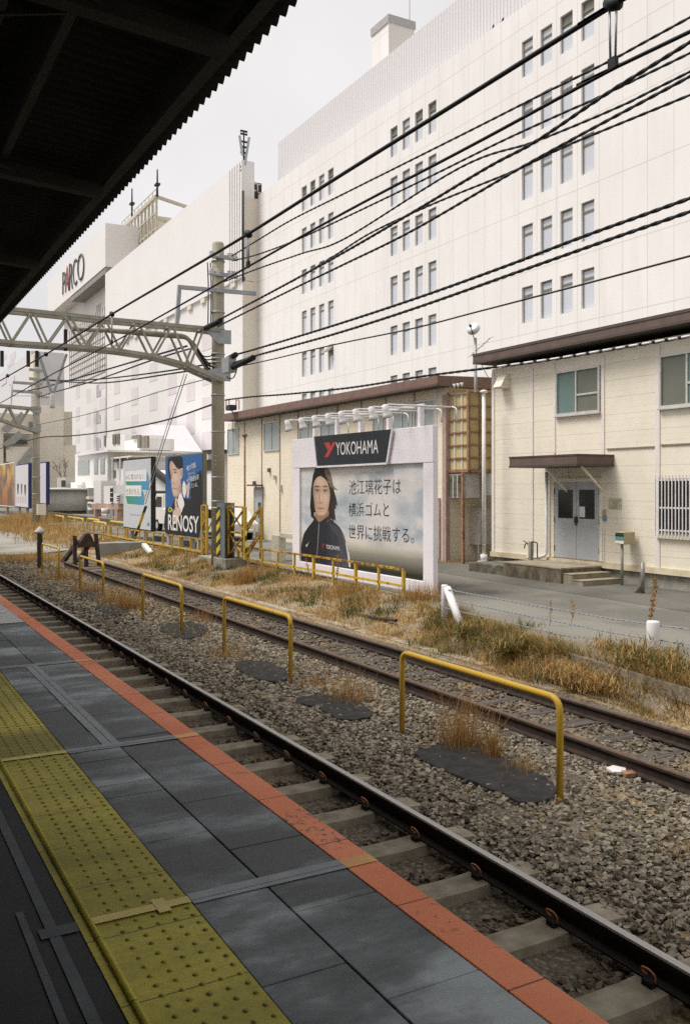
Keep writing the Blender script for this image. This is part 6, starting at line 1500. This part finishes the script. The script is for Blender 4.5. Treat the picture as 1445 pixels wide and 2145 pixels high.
def cl(x, y, r, n, h0, h1, lean=.7, wid=.008, store=None, z=None):
    bx = x + NR.normal(0, r, n); by = y + NR.normal(0, r, n)
    bz = np.array([gz(a, b_) for a, b_ in zip(bx, by)]) - .02 if z is None else np.full(n, z)
    return blades(bx, by, bz, NR.uniform(h0, h1, n), NR.uniform(.2, 1, n) * lean, NR.uniform(.6, 1.3, n) * wid)
class Bag:
    def __init__(s): s.v = []; s.f = []; s.o = 0
    def put(s, vf): s.v.append(vf[0]); s.f.append(vf[1] + s.o); s.o += len(vf[0]); return s
    def build(s, name, m_, kind=None, parent=None):
        v = np.concatenate(s.v)
        if parent: v = v - np.array(org(parent))
        return mesh_np(name, v, np.concatenate(s.f), m_, kind, parent)
dry = Bag(); weed = Bag()
def patch(x, y, s=1.0): return math.sin(x*2.1*s + math.sin(y*1.3*s)*1.7) + math.sin(y*1.9*s + math.sin(x*2.9*s)*1.4) + .6*math.sin(x*5.3*s - y*4.1*s)
# bank between the siding and the road
for k in range(3600):
    y = 6.5 + 35 * R.random() ** 1.4; e = road_edge(y); x = 8.5 + (e + .1 - 8.5) * R.random() ** .9
    if x > e - .06 + (.1 if y < 15 else 0) * R.random(): continue
    if patch(x, y) < R.uniform(-1.1, .9): continue
    d = math.hypot(x, y); wid = .004 + .0005 * d
    dry.put(cl(x, y, .16, 34 if y < 20 else 24, .04, .11 + .22 * R.random() ** 2.5, 1.15, wid))
for k in range(900):    # thin cover right beside the siding and beyond the trough
    y = 7.5 + 26 * R.random(); x = R.choice((8.2, 8.36, 8.5, 8.75)) + R.uniform(-.12,.12); dry.put(cl(x, y, .1, 18, .03, .13, 1.1, .006))
for k in range(260):    # flat dry mats between the tracks
    y = 9 + 24 * R.random(); x = R.uniform(5.2, 6.5); 
    if R.random() < min(1, (y - 6) / 16): dry.put(cl(x, y, .13, 26, .04, .2, 1.0, .0045 + .0004*y))
for k in range(160):    # beyond the paved way and at its edge
    p = onZ(R.uniform(-30, 125), R.uniform(1164, 1178), -.2); dry.put(cl(p.x, p.y, .25, 26, .08, .3, .9, .02))
for k in range(200):
    p = onZ(R.uniform(-40, 120), R.uniform(1100, 1106), -.1); dry.put(cl(p.x, p.y, .6, 26, .3, .95, .6, .04))
for k in range(130):
    y = R.uniform(40, 62); x = R.uniform(8.2, 11); dry.put(cl(x, y, .5, 24, .2, .8, .7, .035))
for k in range(60):     # roadside strip in front of the shed and in the alley
    p = onZ(R.uniform(905, 990), R.uniform(1174, 1182), ZR); dry.put(cl(p.x, p.y, .12, 16, .03, .14, 1, .008, z=ZR))
for k in range(520):    # rank growth on the narrow bank nearest the camera
    y = R.uniform(4.5, 13.2); e = road_edge(y); x = R.uniform(8.55, e + .12); dry.put(cl(x, y, .12, 26, .1, .42 * R.uniform(.5, 1), 1.0, .006))
    if k % 3 == 0: weed.put(cl(x, y, .12, 40, .08, .36 * R.uniform(.5, 1), 1.1, .015))
dry.build('dry_grass', M_STRAW, 'stuff')
for k in range(330):
    y = 9 + 26 * R.random() ** 1.1; e = road_edge(y); x = 9.0 + (e - 9.1) * R.random()
    if x > e - .15 or patch(x + 3, y + 5) < .1: continue
    weed.put(cl(x, y, .13, 40, .05, .26, 1.0, .012 + .0004*y))
for px, py in ((650,1262),(645,1255),(735,1285),(800,1292),(930,1312),(945,1318),(960,1312),(335,1188),(350,1190),(300,1180),(380,1192),(470,1200),(1080,1352),(1100,1345)):
    p = onZ(px, py, -.02); weed.put(cl(p.x, p.y, .16, 110, .08, .3, .9, .02))
weed.build('weeds', M_WEED, 'stuff')
# tall tufts one can point at
def tuft(label, px, py, z, h, r, n=170, wid=.008, m_=None, cat='grass tuft', group='dry grass tufts beside the tracks', lean=.55, name='grass_tuft'):
    p = onZ(px, py, z); t = thing(name, label, cat, p, group); bg_ = Bag()
    bg_.put(cl(p.x, p.y, r, n, h*.35, h, lean, wid)); bg_.build('blades', m_ or M_RUSSET, None, t); return t
tuft('tallest russet tuft on the big black pad by the nearest hoop', 968, 1562, -.17, .95, .14, 300, .007, lean=.7)
tuft('thin russet tuft in the middle of the big black pad', 1030, 1585, -.17, .62, .055, 130)
tuft('pale low tuft at the right of the big black pad', 1098, 1615, -.17, .34, .09, 120, .007, M_STRAW)
tuft('dry tuft behind the pad between the nearest two hoops', 728, 1468, -.17, .62, .14, 170, lean=.75)
tuft('wispy tuft at the left leg of the second hoop', 478, 1374, -.17, .45, .2, 200, .008, M_STRAW)
tuft('small tuft right of the second hoop pad', 660, 1430, -.17, .26, .15, 150, .007)
tuft('broad tuft between the third hoop and the flat pad', 275, 1275, -.17, .7, .18, 260, .011)
tuft('russet tuft left of the third hoop leg', 240, 1262, -.17, .62, .22, 240, .012, M_STRAW)
tuft('tuft around the fourth hoop legs', 190, 1240, -.17, .5, .3, 240, .012)
tuft('tuft in front of the buffer stop strut', 120, 1212, -.17, .55, .35, 260, .014)
tuft('tuft left of the farthest hoop by the marker post', 55, 1178, -.17, .5, .4, 200, .016)
tuft('low russet tuft between third hoop and siding rail', 425, 1300, -.17, .4, .2, 180, .01)
tuft('large russet clump at the foot of the billboard post', 893, 1268, .15, .62, .2, 420, .012)
tuft('upright russet clump left below the yellow fence', 513, 1222, -.02, .75, .16, 330, .012)
tuft('pale clump right of the near pole footing', 545, 1215, 0, .5, .25, 300, .011, M_STRAW)
tuft('clump under the middle of the yellow fence', 712, 1255, .02, .5, .25, 320, .011)
tuft('clump at the right end of the yellow fence', 850, 1270, .08, .45, .22, 300, .01, M_STRAW)
tuft('russet tuft beside the braced white post', 975, 1315, .05, .48, .06, 110, .008)
tuft('dry tuft at the lower right gravel edge', 1438, 1790, -.18, .3, .1, 130, .005)
tuft('tuft of dry weeds under the blue poster fence', 395, 1178, .0, .5, .35, 300, .013)
# tall single stalks
def stalk(label, px, py, z, ptop, r=.012, n=60):
    p = onZ(px, py, z); tp = onX(ptop[0], ptop[1], p.x + .05); t = thing('dry_stalk', label, 'dry stalk', p, 'tall dry stalks at the road edge')
    mid = p.lerp(tp, .55) + Vector((0,-.05,.03)); path = smooth_line([p, mid, tp], 8); MB().tube(path, [r*(1-.6*i/len(path)) for i in range(len(path))], 5).build('stem', M_RUSSET, t)
    bg_ = Bag(); 
    for i in range(n):
        c = path[int(len(path)*(.45+.54*R.random()))-1]; bg_.put(blades(np.array([c.x+R.uniform(-.03,.03)]), np.array([c.y+R.uniform(-.03,.03)]), np.array([c.z]), np.array([R.uniform(.05,.13)]), np.array([R.uniform(.3,1.2)]), np.array([.014])))
    bg_.build('seed_head', M_RUSSET, None, t)
stalk('tall leaning russet stalk before the thick white fence post', 1342, 1372, .12, (1372,1212), .014, 150)
stalk('faint upright stalk midway along the rope fence', 1147, 1330, .1, (1150,1258), .007, 30)
stalk('faint forked stalk right of the middle rope fence stalk', 1190, 1330, .1, (1198,1258), .007, 34)
stalk('dark stalk with curled head in front of the billboard picture', 702, 1240, .05, (707,1165), .012, 60)
stalk('short curled stalk left before the billboard picture', 645, 1232, .05, (641,1168), .010, 36)
# shrubs at the right of the bank
def shrub(label, px, py, z, rx, ry, rz, n, m_list, stems=26):
    p = onZ(px, py, z); t = thing('shrub', label, 'shrub', p, 'low brown and green shrubs on the bank')
    sb_ = MB(); tips = []
    for i in range(stems):
        a = R.uniform(0, 2*math.pi); e = Vector((p.x+math.cos(a)*rx*R.uniform(.3,1.05), p.y+math.sin(a)*ry*R.uniform(.3,1.05), p.z+rz*R.uniform(.35,1.05)))
        mid = p.lerp(e, .5) + Vector((0,0,rz*.25)); path = smooth_line([p+Vector((R.uniform(-.1,.1),R.uniform(-.1,.1),-.05)), mid, e], 5); sb_.tube(path, [.011*(1-.75*j/len(path)) for j in range(len(path))], 4); tips.append(path)
    sb_.build('stems', M_RUSSET, t)
    for m_, share in m_list:
        k = int(n*share); c = np.array([tuple(tips[i % len(tips)][R.randint(3, 10)]) for i in NR.integers(0, len(tips), k)]); c += NR.normal(0, .06, c.shape); c[:,2] = np.maximum(c[:,2], p.z-.05)
        bg_ = Bag(); bg_.put(blades(c[:,0], c[:,1], c[:,2], NR.uniform(.05,.2,k), NR.uniform(.3,1.4,k), NR.uniform(.006,.018,k))); bg_.build('foliage', m_, None, t)
    return t
shrub('wide brown-green shrub on the bank below the rope fence', 1075, 1378, -.05, .55, 1.3, .3, 3600, ((M_WEED,.62),(M_STRAW,.38)))
shrub('large tangled green and brown shrub at the right edge of the photo', 1420, 1465, -.05, .5, .95, .55, 4600, ((M_WEED,.5),(M_STRAW,.5)), 60)
shrub('straw-coloured mounded shrub by the siding below the thick white post', 1225, 1445, -.1, .36, .95, .2, 3600, ((M_STRAW,.9),(M_WEED,.1)))
shrub('brown shrub behind the thick white fence post', 1310, 1405, .0, .4, .8, .32, 2200, ((M_STRAW,.65),(M_WEED,.35)))
shrub('dark tangled shrub at the kerb right of the straw mound', 1345, 1450, -.08, .4, .9, .42, 3600, ((M_WEED,.5),(M_STRAW,.5)), 40)
shrub('small green shrub between braced post and wide shrub', 985, 1345, -.02, .35, .5, .24, 1300, ((M_WEED,.6),(M_STRAW,.4)))
# bare tree by the white house
M_BARK = mat('pale_bare_bark', (.36,.30,.23), (.26,.21,.16), 8, .9)
XT_ = 21; p = onX(137, 1040, XT_); t = thing('bare_tree', 'leafless tree with fine upright branches left of the white house', 'tree', p); tk_ = MB(); cr = MB()
def grow(b, a, d, L, r, k):
    e = a + d * L; b.tube([a, a.lerp(e,.5)+Vector((0,R.uniform(-.1,.1)*L*.3,0)), e], [r, r*.8, r*.62], 5)
    if k == 0: return
    for i in range(3 if k > 1 else 4):
        nd = (d + Vector((R.uniform(-.6,.6), R.uniform(-.75,.75), R.uniform(-.05,.55)))).normalized(); grow(cr, a.lerp(e, R.uniform(.55,1)), nd, L*R.uniform(.55,.8), r*.55, k-1)
grow(tk_, p, Vector((0,0,1)), 2.2, .16, 4); tk_.build('trunk', M_BARK, t); cr.build('crown', M_BARK, t)
